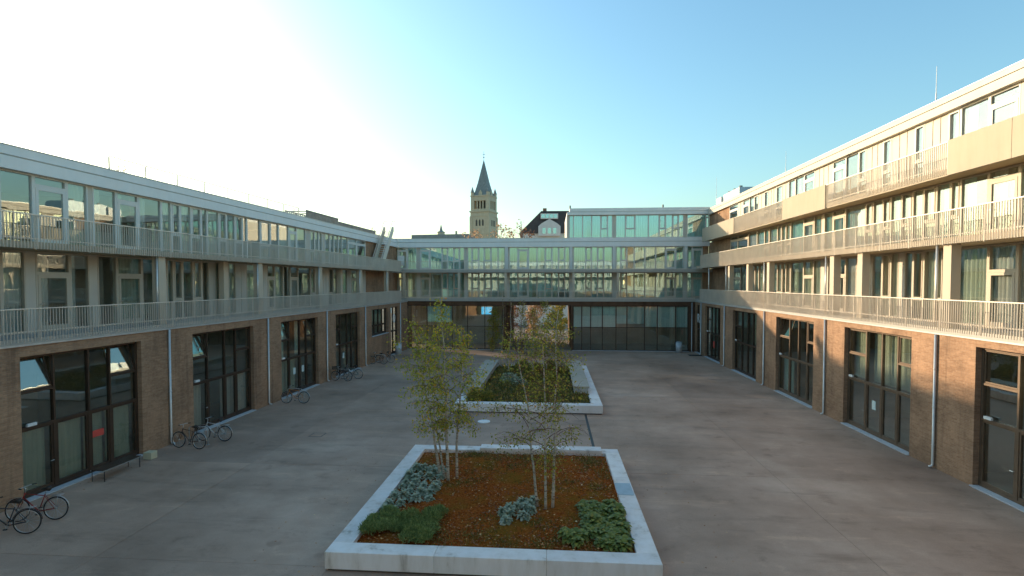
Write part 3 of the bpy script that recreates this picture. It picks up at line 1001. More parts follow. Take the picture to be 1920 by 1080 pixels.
railing(RW, -47.6, -37.86, 0.66, 11.62, 12.92, -37.8, 20)
railing(RW, -32.1, -22.62, 0.66, 11.62, 12.92, -22, 65)
for a, b2 in ((47.62, 57.3), (32.12, 37.84), (19.62, 22.58), (13.7, 19.6), (6.0, 13.68)):
    MB().box(-b2, -a, 0.6, 0.72, 11.56, 12.94).obj('parapet_panel', 'cream_concrete', RW)
for a, b2 in ((37.86, 47.6), (22.62, 32.1)):
    MB().box(-b2, -a, 0.69, 0.719, 11.57, 11.84).obj('edge_board', 'cream_concrete', RW)
storey(RW, NEARPAD + RF1, -1, 1.75, 5.56, 8.76, 'glass_clear', ['curtain_green', 'curtain_green', 'curtain_white'], 'timber_paint', 0.9)
storey(RW, NEARPAD + RF2, -1, 1.75, 9.04, 11.58, 'glass_clear', ['curtain_green', 'curtain_white', 'curtain_teal'], 'timber_paint', 0.88)
storey(RW, NEARPAD + RF3, -1, 1.75, 11.87, 14.50, 'glass_clear', ['curtain_white', 'curtain_green'], 'white_frame', 0.45)
MB().box(-A1, -A0, 1.50, 12.6, 14.505, 14.86).obj('fascia', 'panel', RW)
MB().box(-A1, -A0, 1.60, 12.5, 14.865, 14.91).obj('shadow_gap', 'slab', RW)
MB().box(-A1, -A0, 1.53, 12.6, 14.915, 15.14).obj('roof_edge', 'panel', RW)
MB().box(-A1, -A0, 1.51, 1.70, 15.143, 15.17).obj('coping', 'galvanised', RW)
MB().box(-A1 + .1, -A0 - .1, 1.71, 12.5, 15.143, 15.16).obj('roof', 'roof_gravel', RW)
for y in (47.3, 42.9, 38.9, 30.3, 27.65, 21.8, 13.5):
    wd = 0.42
    MB().box(-y - wd / 2, -y + wd / 2, 0.14, 0.5, 5.555, 8.778).obj('column', 'column', RW)
for y in (52.9, 47.8, 39.4, 30.8, 22.25):
    downpipe(RW, -y, 0.08, 5.56, 8.778, 0.05, False)
for y in (22.0, 30.5, 38.95, 47.67, 54.95):
    downpipe(RW, -y, -0.05, 0, 5.27)
shell(RW, -A1, -A0, 2.05, 12.6, [0.03, 5.54, 9.02, 11.85], 15, 14.5)
MB().box(-A1, -A0, 0.41, 2.04, -0.02, 0.028).obj('floor_slab', 'interior_floor', RW)
MB().box(-A1, -A0, 6.5, 6.7, 0.04, 14.48).obj('inner_wall', 'interior', RW)
for y in (13.8, 21.6, 30.0, 38.5, 47.0, 54.5):
    for z0, z1 in ((0.04, 5.3), (5.56, 8.78), (9.04, 11.6), (11.87, 14.5)):
        MB().box(-y - 0.08, -y + 0.08, 2.3 if z0 > 1 else 0.75, 6.48, z0, z1).obj('partition', 'interior', RW)
MB().box(-A0 + .002, -A0 + .3, 0, 12.6, 0, 15.1).obj('end_wall', 'brick', RW)
MB().box(-47.62 - .09, -47.62 - .02, -.07, -.002, 2.4, 2.62).obj('wall_box', 'white_paint', RW)
# rooftop plant by the corner
pu = MB().box(-57.0, -52.2, 2.6, 5.4, 15.17, 16.35).obj('rooftop_unit', 'zinc', RW)
MB().box(-58.6, -57.05, 2.4, 5.4, 15.17, 16.2).obj('unit_cover', 'white_paint', pu)
for x in (-56.2, -54.6, -53.0):
    MB().tube([(x, 3.0, 16.352), (x, 3.0, 16.6)], 0.16, 10).obj('vent_cowl', 'slate', pu)

# ================================================================== glazed end wing (back)
B = empty('courtyard_building', (0, 57.5, 0), 0)
tag(B, 'glazed end wing with teal windows and a ground-floor passage through it', 'building')
BX0, BX1 = -18.4, 16.78
PA, PB = -4.95, 2.05            # passage
ops = [(-15.9, -5.35, 0, 4.85), (PA, PB, 0, 4.85), (2.2, 14.45, 0, 4.85)]
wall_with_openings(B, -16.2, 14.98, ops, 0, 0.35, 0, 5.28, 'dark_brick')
def band(s0, s1, xs, zsplit, blinds, parent):
    t = 0.2
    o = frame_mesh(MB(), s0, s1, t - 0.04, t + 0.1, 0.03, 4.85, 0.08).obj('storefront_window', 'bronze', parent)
    MB().box(s0 - 0.02, s1 + 0.02, t - 0.3, t - 0.045, 0.0, 0.03).obj('threshold', 'pale_grey', o)
    xx = [s0 + 0.08] + xs + [s1 - 0.08]
    for x in xs:
        MB().box(x - 0.04, x + 0.04, t - 0.03, t + 0.08, 0.112, 4.768).obj('mullion', 'bronze', o)
    for i in range(len(xx) - 1):
        a, b2 = xx[i] + 0.04, xx[i + 1] - 0.04
        pane_box(o, a, b2, t + 0.02, zsplit + 0.03, 4.768, 'glass_clear')
        pane_box(o, a, b2, t + 0.02, 0.112, zsplit - 0.03, 'glass_dark')
        MB().box(a, b2, t - 0.02, t + 0.07, zsplit - 0.03, zsplit + 0.03).obj('transom', 'bronze', o)
        if i in blinds:
            zb = blinds[i]
            MB().box(a + .02, b2 - .02, t + 0.10, t + 0.104, zb, 4.7).obj('blind', 'blind_teal', o)
    return o
w1 = band(-15.9, -5.35, [-13.7, -10.9, -9.2, -7.3], 2.55, {1: 3.0}, B)
w2 = band(2.2, 14.45, [3.2, 4.15, 5.4, 6.85, 8.0, 9.85, 11.2, 13.1], 2.5, {0: 2.5, 1: 2.55, 2: 2.52, 3: 2.5, 5: 2.9, 4: 2.9, 6: 2.6, 7: 2.55, 8: 2.55}, B)
for x in (6.6, 10.1, 11.25):
    pass
# passage lining
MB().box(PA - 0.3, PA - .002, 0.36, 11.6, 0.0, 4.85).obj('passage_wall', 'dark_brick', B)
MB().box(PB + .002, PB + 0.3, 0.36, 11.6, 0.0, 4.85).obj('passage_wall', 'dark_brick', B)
MB().box(-16.2, 14.98, 0.36, 2.0, 4.86, 5.26).obj('soffit_panel', 'slab', B)
MB().box(BX0, BX1, -0.1, 1.6, 5.283, 5.62).obj('gallery_slab', 'slab', B)
MB().box(BX0, BX1, -0.1, 1.6, 8.40, 8.72).obj('gallery_slab', 'slab', B)
railing(B, -17.6, 15.0, -0.13, 5.3, 6.42, None, 0, 0.12)
railing(B, -17.6, 15.0, -0.13, 8.42, 9.62, None, 0, 0.12)
tc_ = ['curtain_teal', 'curtain_teal', 'curtain_green']
storey(B, BF, 1, 1.3, 5.63, 8.39, 'glass_coated', tc_, 'timber_paint', 0.72)
storey(B, BF, 1, 1.3, 8.73, 11.2, 'glass_coated', tc_, 'white_frame', 0.78)
storey(B, BF3, 1, 1.3, 12.15, 14.62, 'glass_coated', ['curtain_teal'], 'white_frame', 0.92)
MB().box(BX0, BX1, 1.0, 12.0, 11.205, 11.72).obj('fascia', 'fascia', B)
MB().box(BX0, BX1, 1.1, 11.9, 11.725, 11.78).obj('shadow_gap', 'slab', B)
MB().box(BX0, BX1, 1.04, 12.0, 11.785, 12.14).obj('roof_edge', 'fascia', B)
MB().box(BX0, 1.75, 1.02, 1.25, 12.143, 12.2).obj('coping', 'galvanised', B)
MB().box(BX0, 1.75, 1.26, 11.9, 12.143, 12.16).obj('roof', 'roof_gravel', B)
MB().box(1.6, BX1, 0.95, 11.0, 14.625, 14.95).obj('fascia', 'fascia', B)
MB().box(1.75, BX1, 1.05, 10.9, 14.955, 15.0).obj('shadow_gap', 'slab', B)
MB().box(1.9, BX1, 1.0, 11.0, 15.005, 15.36).obj('roof_edge', 'fascia', B)
MB().box(1.60, 1.85, 1.3, 11.0, 12.145, 14.62).obj('end_wall', 'panel', B)
for x in (-16.2, -10.1, -5.0, 2.3, 7.0):
    MB().box(x - 0.13, x + 0.13, -0.02, 0.25, 5.625, 8.398).obj('column', 'column', B)
for x in (-5.0, 2.05, 6.7, 14.3):
    MB().box(x - 0.16, x + 0.16, 1.02, 1.26, 8.73, 11.2).obj('pier', 'white_frame', B)
for x in (-16.05, 14.72):
    downpipe(B, x, -0.05, 0, 5.2, 0.045)
MB().box(BX0, PA - .31, 0.36, 11.6, -0.02, 0.028).obj('floor_slab', 'interior_floor', B)
MB().box(PB + .31, BX1, 0.36, 11.6, -0.02, 0.028).obj('floor_slab', 'interior_floor', B)
for z in (5.61, 8.71):
    MB().box(BX0, BX1, 1.62, 11.6, z - 0.3, z).obj('floor_slab', 'interior_floor', B)
MB().box(BX0, PA - .31, 6.5, 6.7, 0.03, 5.3).obj('inner_wall', 'interior', B)
MB().box(PB + .31, BX1, 6.5, 6.7, 0.03, 5.3).obj('inner_wall', 'interior', B)
MB().box(BX0, BX1, 6.5, 6.7, 5.62, 11.2).obj('inner_wall', 'interior', B)
MB().box(1.9, BX1, 6.5, 6.7, 12.15, 14.6).obj('inner_wall', 'interior', B)
for x in (-9.5, -5.0, 2.1, 6.7, 14.2):
    for z0, z1 in ((5.62, 8.39), (8.73, 11.2)):
        MB().box(x - 0.08, x + 0.08, 1.75, 6.48, z0, z1).obj('partition', 'interior', B)
MB().box(BX0, PA - .31, 11.61, 11.9, 0, 11.2).obj('rear_wall', 'render_wall', B)
MB().box(PB + .31, BX1, 11.61, 11.9, 0, 11.2).obj('rear_wall', 'render_wall', B)
MB().box(PA - .3, PB + .3, 11.61, 11.9, 4.86, 11.2).obj('rear_wall', 'render_wall', B)
MB().box(1.9, BX1, 10.6, 10.9, 12.15, 14.6).obj('rear_wall', 'render_wall', B)
MB().box(-16.95, -16.2, 0.15, 0.19, 9.15, 10.25).obj('white_board', 'white_paint', B)
for x in (1.95, 11.9):
    MB().tube([(x, 1.3, 15.362), (x, 1.3, 15.7)], 0.09, 8).obj('vent_cowl', 'slate', B)

# ================================================================== wing behind the viewpoint (seen only in the glass)
F_ = empty('courtyard_building', (0, -4.2, 0), math.pi)
tag(F_, 'pale wing that closes the open end of the courtyard opposite the passage', 'building')
wall_with_openings(F_, -18.5, 20.5, [(-14, -9, 0, 4.85), (-5, 0, 0, 4.85), (4, 9, 0, 4.85), (12, 17, 0, 4.85)], 0, 0.4, 0, 5.24)
for a in (-14, -5, 4, 12):
    storefront(F_, a, a + 5, 4.85, 2.36, FR, vents=(0, 3), low_cur=0.6)
MB().box(-18.5, 20.5, -0.03, 2.0, 5.243, 5.45).obj('gallery_slab', 'slab', F_)
MB().box(-18.5, 20.5, 0.02, 2.0, 8.45, 8.68).obj('gallery_slab', 'slab', F_)
ff = []
x = -18.5
for k in range(26):
    for kd, wd in (('p', 0.75), ('g', 0.45), ('n', 0.3)):
        ff.append((kd, x, x + wd))
        x += wd
storey(F_, ff, 1, 1.6, 5.46, 8.44, 'glass_clear', ['curtain_white'], 'white_frame', 0.7)
storey(F_, ff, 1, 1.6, 8.69, 11.24, 'glass_clear', ['curtain_white'], 'white_frame', 0.7)
MB().box(-18.5, 20.5, 1.36, 10.0, 11.245, 12.06).obj('roof_edge', 'fascia', F_)
MB().box(-18.5, 20.5, 5.5, 5.7, 0.0, 11.24).obj('inner_wall', 'interior', F_)

# ------------------------------------------------------------------ signs (entrance characters)
def sign(name, txt, mat_w, loc, rot, size, label):
    cu = bpy.data.curves.new('sign_text', 'FONT')
    cu.body = txt
    cu.size = size
    cu.extrude = 0.02
    cu.align_x = 'CENTER'
    cu.resolution_u = 4
    cu.materials.append(MATS[mat_w])
    o = mk(name, cu, None, loc, rot, (1.2, 1, 1))
    tag(o, label, 'sign')
    bpy.context.view_layer.update()
    dg = bpy.context.evaluated_depsgraph_get()
    me = bpy.data.meshes.new_from_object(o.evaluated_get(dg))
    n = bpy.data.objects.new(name + '_m', me)
    COL.objects.link(n)
    n.matrix_world = o.matrix_world.copy()
    for k in ('label', 'category'):
        n[k] = o[k]
    bpy.data.objects.remove(o)
    n.name = name
    return n
def Lw(s, t, z):
    return L_M @ Vector((s, t, z))
bpy.context.view_layer.update()
L_M = L.matrix_world.copy()
sign('entrance_sign', '0', 'white_paint', Lw(52.5, 0.02, 3.25), (math.pi / 2, 0, math.pi / 2 - TL), 1.25,
     'tall white zero-shaped character above the corner entrance of the shaded wing')
sign('entrance_sign', 'R', 'white_paint', (15.05 + 0.02, 56.2, 3.2), (math.pi / 2, 0, -math.pi / 2), 1.3,
     'white R-shaped character above the corner entrance of the sunlit wing')

# ------------------------------------------------------------------ planters
def planter(x0, x1, y0, y1, h, w, segs_x, segs_y, soil, label, zs):
    o = empty('planter', ((x0 + x1) / 2, (y0 + y1) / 2, 0))
    tag(o, label, 'planter')
    X0, X1, Y0, Y1 = x0 - o.location.x, x1 - o.location.x, y0 - o.location.y, y1 - o.location.y
    def run(a, b2, n, f):
        for i in range(n):
            p = a + (b2 - a) * i / n + (0.003 if i else 0)
            q = a + (b2 - a) * (i + 1) / n - (0.003 if i < n - 1 else 0)
            ob = f(p, q)
            bv = ob.modifiers.new('edge', 'BEVEL')
            bv.width = 0.012
            bv.segments = 2
    run(X0, X1, segs_x, lambda p, q: MB().box(p, q, Y0, Y0 + w, 0.06, h).obj('kerb_stone', 'cast_stone', o))
    run(X0, X1, segs_x, lambda p, q: MB().box(p, q, Y1 - w, Y1, 0.06, h).obj('kerb_stone', 'cast_stone', o))
    run(Y0 + w + .004, Y1 - w - .004, segs_y, lambda p, q: MB().box(X0, X0 + w, p, q, 0.06, h).obj('kerb_stone', 'cast_stone', o))
    run(Y0 + w + .004, Y1 - w - .004, segs_y, lambda p, q: MB().box(X1 - w, X1, p, q, 0.06, h).obj('kerb_stone', 'cast_stone', o))
    MB().box(X0 + 0.06, X1 - 0.06, Y0 + 0.06, Y1 - 0.06, 0.001, 0.058).obj('plinth', 'stone_dark', o)
    # soil with gentle mounds
    nx, ny = 60, 70
    gx = np.linspace(X0 + w - .01, X1 - w + .01, nx)
    gy = np.linspace(Y0 + w - .01, Y1 - w + .01, ny)
    rg = np.random.default_rng(3)
    V = []
    for yy in gy:
        for xx in gx:
            e = min(xx - gx[0], gx[-1] - xx, yy - gy[0], gy[-1] - yy)
            z = zs - 0.05 + 0.10 * min(1, e / 1.2) + 0.03 * math.sin(xx * 1.9 + 1) * math.sin(yy * 1.5) + rg.normal() * 0.012
            V.append((xx, yy, z))
    F = []
    for j in range(ny - 1):
        for i in range(nx - 1):
            k = j * nx + i
            F.append((k, k + 1, k + nx + 1, k + nx))
    me = bpy.data.meshes.new('soil')
    me.from_pydata(V, [], F)
    me.materials.append(MATS[soil])
    me.polygons.foreach_set('use_smooth', [True] * len(me.polygons))
    mk('soil', me, o)
    return o

P1 = planter(-5.72, 2.68, 12.88, 21.85, 0.5, 0.54, 3, 3, 'mulch',
             'raised white concrete planter with rust-brown mulch and two multi-stemmed birches', 0.42)
P2 = planter(-5.5, 2.82, 29.55, 43.9, 0.5, 0.6, 3, 4, 'green_soil',
             'raised white concrete planter with green ground cover and slab benches on its sides', 0.42)
MB().box(2.12 + 1.52, 2.64 + 1.52, 17.1 - 17.365, 18.1 - 17.365, 0.502, 0.512).obj('cover_plate', 'zinc', P1)

def bench(x0, x1, y0, y1, z0, z1, n, label, along='y'):
    o = empty('slab_bench', ((x0 + x1) / 2, (y0 + y1) / 2, z0))
    tag(o, label, 'bench')
    cx, cyy = o.location.x, o.location.y
    for i in range(n):
        if along == 'y':
            a = y0 + (y1 - y0) * i / n + .004
            b2 = y0 + (y1 - y0) * (i + 1) / n - .004
            q = MB().box(x0 - cx, x1 - cx, a - cyy, b2 - cyy, z1 - z0 - 0.12, z1 - z0)
            s = MB().box(x0 - cx + .07, x1 - cx - .07, a - cyy + .0, b2 - cyy, 0.001, z1 - z0 - 0.121)
        else:
            a = x0 + (x1 - x0) * i / n + .004
            b2 = x0 + (x1 - x0) * (i + 1) / n - .004
            q = MB().box(a - cx, b2 - cx, y0 - cyy, y1 - cyy, z1 - z0 - 0.12, z1 - z0)
            s = MB().box(a - cx, b2 - cx, y0 - cyy + .04, y1 - cyy - .04, 0.001, z1 - z0 - 0.121)
        qo = q.obj('seat_slab', 'cast_stone' if along == 'x' else 'bench_timber', o)
        bv = qo.modifiers.new('edge', 'BEVEL')
        bv.width = 0.01
        bv.segments = 2
        s.obj('plinth', 'slab', o)
    return o
bench(-5.45, -4.35, 32.0, 43.5, 0.503, 0.95, 5, 'long pale slab bench on the planter side facing the bicycles')
bench(1.30, 2.30, 32.7, 43.6, 0.503, 0.95, 5, 'long pale slab bench on the planter side facing the sunlit wing')
bench(-2.9, 2.0, 21.28, 21.8, 0.503, 0.60, 3, 'low pale seat slab on the rear kerb of the mulched planter', 'x')

# ------------------------------------------------------------------ trees
def stem_path(p0, p1, n, wob, rg):
    pts = []
    p0, p1 = np.array(p0, float), np.array(p1, float)
    off = np.zeros(3)
    for i in range(n + 1):
        q = i / n
        if 0 < i:
            off = off + rg.normal(size=3) * wob * np.array([1, 1, 0.2])
        pts.append(p0 + (p1 - p0) * q + off * math.sin(math.pi * min(1, q * 1.2) * .5))
    return pts

def tree(name, label, loc, stems, crown, nleaf, lsize, leafmat, bark='birch_bark', seed=1, branch_len=1.0, nb=26, group=None,
         cat='tree', start=0.35, clump=0.16, twigs=5, sub=5, twigmat='birch_bark_dark', droop=0.5, shape=None, rb=0.012, dens=None):
    """stems: list of ((x,y) base, (x,y) top, height, radius).  crown: radius at mid height"""
    rg = np.random.default_rng(seed)
    root = empty(name, loc)
    tag(root, label, cat, group)
    leaf_pts = []
    tw = MB()
    for k, (b0, t0, h, r0) in enumerate(stems):
        pts = stem_path((b0[0], b0[1], -0.15), (t0[0], t0[1], h), 12, 0.035, rg)
        radii = [r0 * (1 - 0.88 * i / 12) for i in range(13)]
        MB().tube(pts, radii, 8).obj('trunk', bark, root, True)
        for j in range(nb):
            q = start + (0.98 - start) * (j + rg.uniform(0, 1)) / nb
            i0 = min(11, int(q * 12))
            fr = q * 12 - i0
            p = pts[i0] * (1 - fr) + pts[i0 + 1] * fr
            prof = math.sin(math.pi * min(1, max(0.0, (q - start) / (1 - start) * 0.86 + 0.14))) ** 0.7
            if shape:
                prof = shape(q)
            ln = branch_len * prof * rg.uniform(0.55, 1.2) * crown
            a = rg.uniform(0, 2 * np.pi)
            up = rg.uniform(0.25, 0.9)
            d = np.array([math.cos(a), math.sin(a), up])
            d /= np.linalg.norm(d)
            bp = [p]
            cur = p.copy()
            m = 5
            for e in range(m):
                d2 = d + np.array([0, 0, -droop * 0.32 * e]) + rg.normal(size=3) * 0.13
                cur = cur + d2 / np.linalg.norm(d2) * ln / m
                bp.append(cur.copy())
            tw.tube(bp, [rb * (1 - 0.16 * e) for e in range(m + 1)], 4, False)
            for u in range(twigs):
                w = rg.uniform(0.25, 1.0)
                ii = min(m - 1, int(w * m))
                f2 = w * m - ii
                c0 = bp[ii] * (1 - f2) + bp[ii + 1] * f2
                td = rg.normal(size=3)
                td[2] -= droop
                td /= np.linalg.norm(td)
                tl = rg.uniform(0.15, 0.45) * min(1, crown)
                c1 = c0 + td * tl * .5 + np.array([0, 0, 0.02])
                c2 = c0 + td * tl + np.array([0, 0, -0.12 * droop])
                tw.tube([c0, c1, c2], [rb * .4, rb * .3, rb * .15], 3, False)
                for v_ in range(sub):
                    leaf_pts.append((c0 * (1 - v_ / sub) + c2 * (v_ / sub)) + rg.normal(size=3) * clump * 0.4)
    tw.obj('branch', twigmat, root)['kind'] = 'stuff'
    if nleaf > 0 and leaf_pts:
        P = np.array(leaf_pts)
        idx = rg.integers(0, len(P), nleaf)
        if dens is not None:
            zz = P[:, 2]
            wgt = np.array([dens(z) for z in zz])
            wgt /= wgt.sum()
            idx = rg.choice(len(P), nleaf, p=wgt)
        Q = P[idx] + rg.normal(size=(nleaf, 3)) * clump * np.array([1, 1, .8])
        V, F = leaf_soup(Q, lsize, rg, 0.6, 0.7)
        soup('crown', V, F, leafmat, root)
    return root

tree('birch_tree', 'multi-stemmed birch with dense yellow-green crown beside the silvery plants', (-3.55, 18.2, 0.42),
     [((-0.35, 0.25), (-1.25, 0.3), 5.6, 0.055), ((0.0, -0.2), (-0.3, -0.1), 6.2, 0.06), ((0.25, 0.05), (0.25, 0.2), 5.3, 0.05), ((-0.15, 0.0), (-0.75, -0.4), 4.9, 0.04)],
     1.0, 5600, 0.08, 'birch_leaf', seed=5, branch_len=1.45, nb=24, start=0.33, droop=0.75, clump=0.10, twigs=6, sub=7)
tree('birch_tree', 'slender birch clump with sparse airy leaves beside the glossy evergreen plants', (-0.17, 16.0, 0.42),
     [((-0.25, 0.1), (-0.75, 0.3), 5.4, 0.045), ((0.0, -0.1), (-0.1, 0.2), 5.9, 0.045), ((0.2, 0.0), (0.35, 0.1), 6.1, 0.05)],
     1.15, 4000, 0.068, 'birch_leaf_airy', seed=11, branch_len=1.75, nb=24, start=0.24, droop=0.6, clump=0.11, sub=7, twigmat='twig_red')
FT = [((-3.31, 40.3), 5.9, 0.055, 0.5, 60, 'tall bare-stemmed young tree standing in front of the passage edge'),
      ((-2.07, 41.4), 5.6, 0.045, 0.7, 500, 'thin birch with a few leaves between two bare stems in the green planter'),
      ((-1.36, 39.3), 5.2, 0.05, 0.75, 700, 'thin leaning birch with yellow leaves low on its stem in the green planter'),
      ((-0.39, 40.4), 5.6, 0.05, 0.9, 1200, 'young birch with golden leaves in front of the bright passage'),
      ((0.35, 37.2), 5.0, 0.045, 0.9, 1300, 'young leafy birch near the slab bench facing the sunlit wing'),
      ((-4.0, 42.3), 6.2, 0.03, 0.35, 40, 'very thin bare sapling beside the rear end of the slab bench')]
for i, (p, h, r0, cr, nl, lb) in enumerate(FT):
    tree('young_birch', lb, (p[0], p[1], 0.42), [((0, 0), (rnd.uniform(-.25, .25), rnd.uniform(-.2, .2)), h, r0)], cr, nl, 0.11, 'far_leaf', seed=30 + i,
         nb=16, start=0.25, group='young trees in the green planter', twigs=4, rb=0.01)
tree('shrub_tree', 'twiggy russet shrub almost leafless at the mouth of the passage', (-3.4, 56.6, 0), [((-.3, 0), (-0.9, .1), 4.4, 0.05), ((0, 0), (0.2, 0), 4.9, 0.05), ((.3, 0), (1.1, 0), 4.2, 0.05)], 1.1, 900, 0.12,
     'rust_leaf', 'twig_red', seed=50, nb=34, start=0.12, twigs=7, twigmat='twig_red', droop=0.0, rb=0.014)
tree('shrub_tree', 'small green leafy tree standing against the dark glazing beside the passage', (-6.3, 56.3, 0), [((0, 0), (0.2, 0), 4.5, 0.05)], 1.0, 1500, 0.13,
     'birch_leaf_airy', 'birch_bark_dark', seed=51, nb=30, start=0.1)

# ------------------------------------------------------------------ ground planting
def rosette(seed, n, L0, W0, el0, el1, mat, name, curl=0.35, rows=4, base=0.05):
    rg = np.random.default_rng(seed)
    mb = MB()
    for i in range(n):
        a = i * 2.39996 + rg.uniform(-.2, .2)
        q = i / n
        el = el1 + (el0 - el1) * q + rg.uniform(-.12, .12)
        ln = L0 * rg.uniform(0.75, 1.15)
        c, s = math.cos(a), math.sin(a)
        px_, pz = base * q, 0.02 + 0.06 * (1 - q)
        prev = None
        e = el
        for k in range(rows + 1):
            u = k / rows
            w = W0 * math.sin(math.pi * (0.12 + 0.86 * u)) ** 0.8
            lft = (c * px_ - s * w, s * px_ + c * w, pz + 0.25 * w)
            rgt = (c * px_ + s * w, s * px_ - c * w, pz + 0.25 * w)
            n0 = len(mb.v)
            mb.v += [lft, rgt]
            if prev is not None:
                mb.f.append((prev, prev + 1, n0 + 1, n0))
            prev = n0
            px_ += math.cos(e) * ln / rows
            pz += math.sin(e) * ln / rows
            e -= curl
    return mb.data(name, mat, True)

SIL = [rosette(60 + i, 44, 0.165, 0.042, 0.25, 1.4, 'silver_leaf', 'rosette', 0.4) for i in range(3)]
GLO = [rosette(70 + i, 26, 0.22, 0.07, 0.2, 1.35, 'glossy_leaf', 'foliage', 0.45) for i in range(3)]
def feather(seed):
    rg = np.random.default_rng(seed)
    n = 900
    a = rg.uniform(0, 2 * np.pi, n)
    r_ = 0.26 * np.sqrt(rg.uniform(0, 1, n))
    z = 0.05 + 0.30 * np.sqrt(np.clip(1 - (r_ / 0.3) ** 2, 0, 1)) * rg.uniform(0.45, 1.0, n)
    P = np.stack([r_ * np.cos(a), r_ * np.sin(a), z], 1)
    V, F = leaf_soup(P, 0.085, rg, -0.5, 0.22)
    o = soup('tuft', V, F, 'feather_leaf')
    me = o.data
    bpy.data.objects.remove(o)
    return me
FEA = [feather(80 + i) for i in range(3)]
def cover(seed, n, rad, hh, size, mat):
    rg = np.random.default_rng(seed)
    a = rg.uniform(0, 2 * np.pi, n)
    r_ = rad * np.sqrt(rg.uniform(0, 1, n))
    z = 0.02 + hh * np.sqrt(np.clip(1 - (r_ / rad) ** 2, 0, 1)) * rg.uniform(0.3, 1.0, n)
    P = np.stack([r_ * np.cos(a), r_ * np.sin(a), z], 1)
    V, F = leaf_soup(P, size, rg, -0.3, 0.7)
    o = soup('foliage', V, F, mat)
    me = o.data
    bpy.data.objects.remove(o)
    return me

def plant(name, me, x, y, z, sc, label, group):
    o = mk(name, me, None, (x, y, z), (rnd.uniform(-.12, .12), rnd.uniform(-.12, .12), rnd.uniform(0, 6.28)), (sc, sc, sc * rnd.uniform(.85, 1.15)))
    tag(o, label, 'plant', group)
    return o
# silvery rosettes along the kerb facing the bicycles
pts = []
for row in range(9):
    y = 15.55 + row * 0.42
    nn = 2 if row < 2 else 4 if row < 7 else 4
    for k in range(nn):
        pts.append((-4.98 + k * 0.36 + rnd.uniform(-.08, .08), y + rnd.uniform(-.12, .12)))
for x, y in pts:
    plant('silver_plant', rnd.choice(SIL), x, y, 0.45, rnd.uniform(0.85, 1.35), 'silvery grey-green rosette plant in the drift along the mulched planter kerb', 'silvery plants along the kerb')
for k in range(17):
    a = rnd.uniform(0, 6.28)
    rr_ = math.sqrt(rnd.random())
    x, y = -1.0 + 0.62 * rr_ * math.cos(a), 15.55 + 0.75 * rr_ * math.sin(a) + 0.5 * (rr_ * math.cos(a))
    plant('silver_plant', rnd.choice(SIL), x, y, 0.47, rnd.uniform(0.8, 1.2), 'silvery grey-green rosette plant in the clump beside the airy birch stems', 'silvery plants by the airy birch')
for k in range(30):
    x, y = rnd.uniform(-5.05, -3.35), rnd.uniform(13.55, 15.25)
    if y > 14.6 and x > -4.5 and rnd.random() < .4:
        x = rnd.uniform(-3.7, -3.3)
    plant('feathery_plant', rnd.choice(FEA), x, y, 0.41, rnd.uniform(0.75, 1.1), 'soft feathery green plant in the mound at the front corner of the mulched planter', 'feathery green plants at the front corner')
for k in range(84):
    q = rnd.random()
    y = 13.6 + 2.7 * q
    x = rnd.uniform(1.9 - 1.75 * (1 - q) ** 0.6 - 0.1, 1.98) if y < 14.4 else rnd.uniform(0.95, 1.98)
    plant('glossy_plant', rnd.choice(GLO), x, y, 0.43 + 0.05 * rnd.random(), rnd.uniform(0.8, 1.2), 'glossy dark green large-leaved plant in the clump at the planter corner beside the cover plate', 'glossy large-leaved plants at the planter corner')
# low patches of moss-green cover and leaf litter on the mulch
rg = np.random.default_rng(9)
n = 5200
P = np.stack([rg.uniform(-5.12, 2.08, n), rg.uniform(13.45, 21.2, n), np.full(n, 0.47) + rg.uniform(-.02, .03, n)], 1)
V, F = leaf_soup(P, 0.075, rg, 0.0, 0.7)
V[:, 2] = 0.455 + (V[:, 2] - 0.455) * 0.5 + 0.02
o = soup('leaf_litter', V, F, 'litter_leaf', kind='stuff')
tag(o, 'fallen rust-brown leaves and bark chips scattered over the planter mulch', 'leaf litter')
n = 15000
cl = rg.uniform([-5, 13.6], [2, 21.1], (120, 2))
cl = cl[(cl[:, 1] > 17.6) | (cl[:, 1] < 15.2)]
ci = rg.integers(0, len(cl), n)
P = np.concatenate([cl[ci] + rg.normal(size=(n, 2)) * 0.22, np.full((n, 1), 0.45)], 1)
P = P[(P[:, 0] > -5.1) & (P[:, 0] < 2.05) & (P[:, 1] > 13.5) & (P[:, 1] < 21.2)]
V, F = leaf_soup(P, 0.07, rg, -0.4, 0.35)
o = soup('moss_cover', V, F, 'cover_leaf', kind='stuff')
tag(o, 'low olive-green ground cover growing in patches through the rust-brown mulch', 'ground cover')
n = 900
P = np.stack([rg.uniform(-8.5, 5.5, n), rg.uniform(9, 31, n), np.full(n, 0.012)], 1)
k_ = ~((P[:, 0] > -5.8) & (P[:, 0] < 2.75) & (((P[:, 1] > 12.8) & (P[:, 1] < 21.9)) | (P[:, 1] > 29.4)))
P = P[k_]
P2 = np.stack([rg.uniform(14.2, 14.95, 160), rg.uniform(16, 55, 160), np.full(160, 0.012)], 1)
s_ = rg.uniform(14, 54, 260)
dd = rg.uniform(17.0, 17.85, 260)
P3 = np.stack([-dd * math.cos(TL) + s_ * math.sin(TL), dd * math.sin(TL) + s_ * math.cos(TL), np.full(260, 0.012)], 1)
V, F = leaf_soup(np.concatenate([P, P2, P3]), 0.07, rg, 0.0, 0.7)
V[:, 2] = 0.008 + np.abs(V[:, 2] - 0.012) * 0.25
o = soup('fallen_leaves', V, F, 'litter_leaf', kind='stuff')
tag(o, 'stray fallen leaves lying on the concrete paving around the planters', 'fallen leaves')
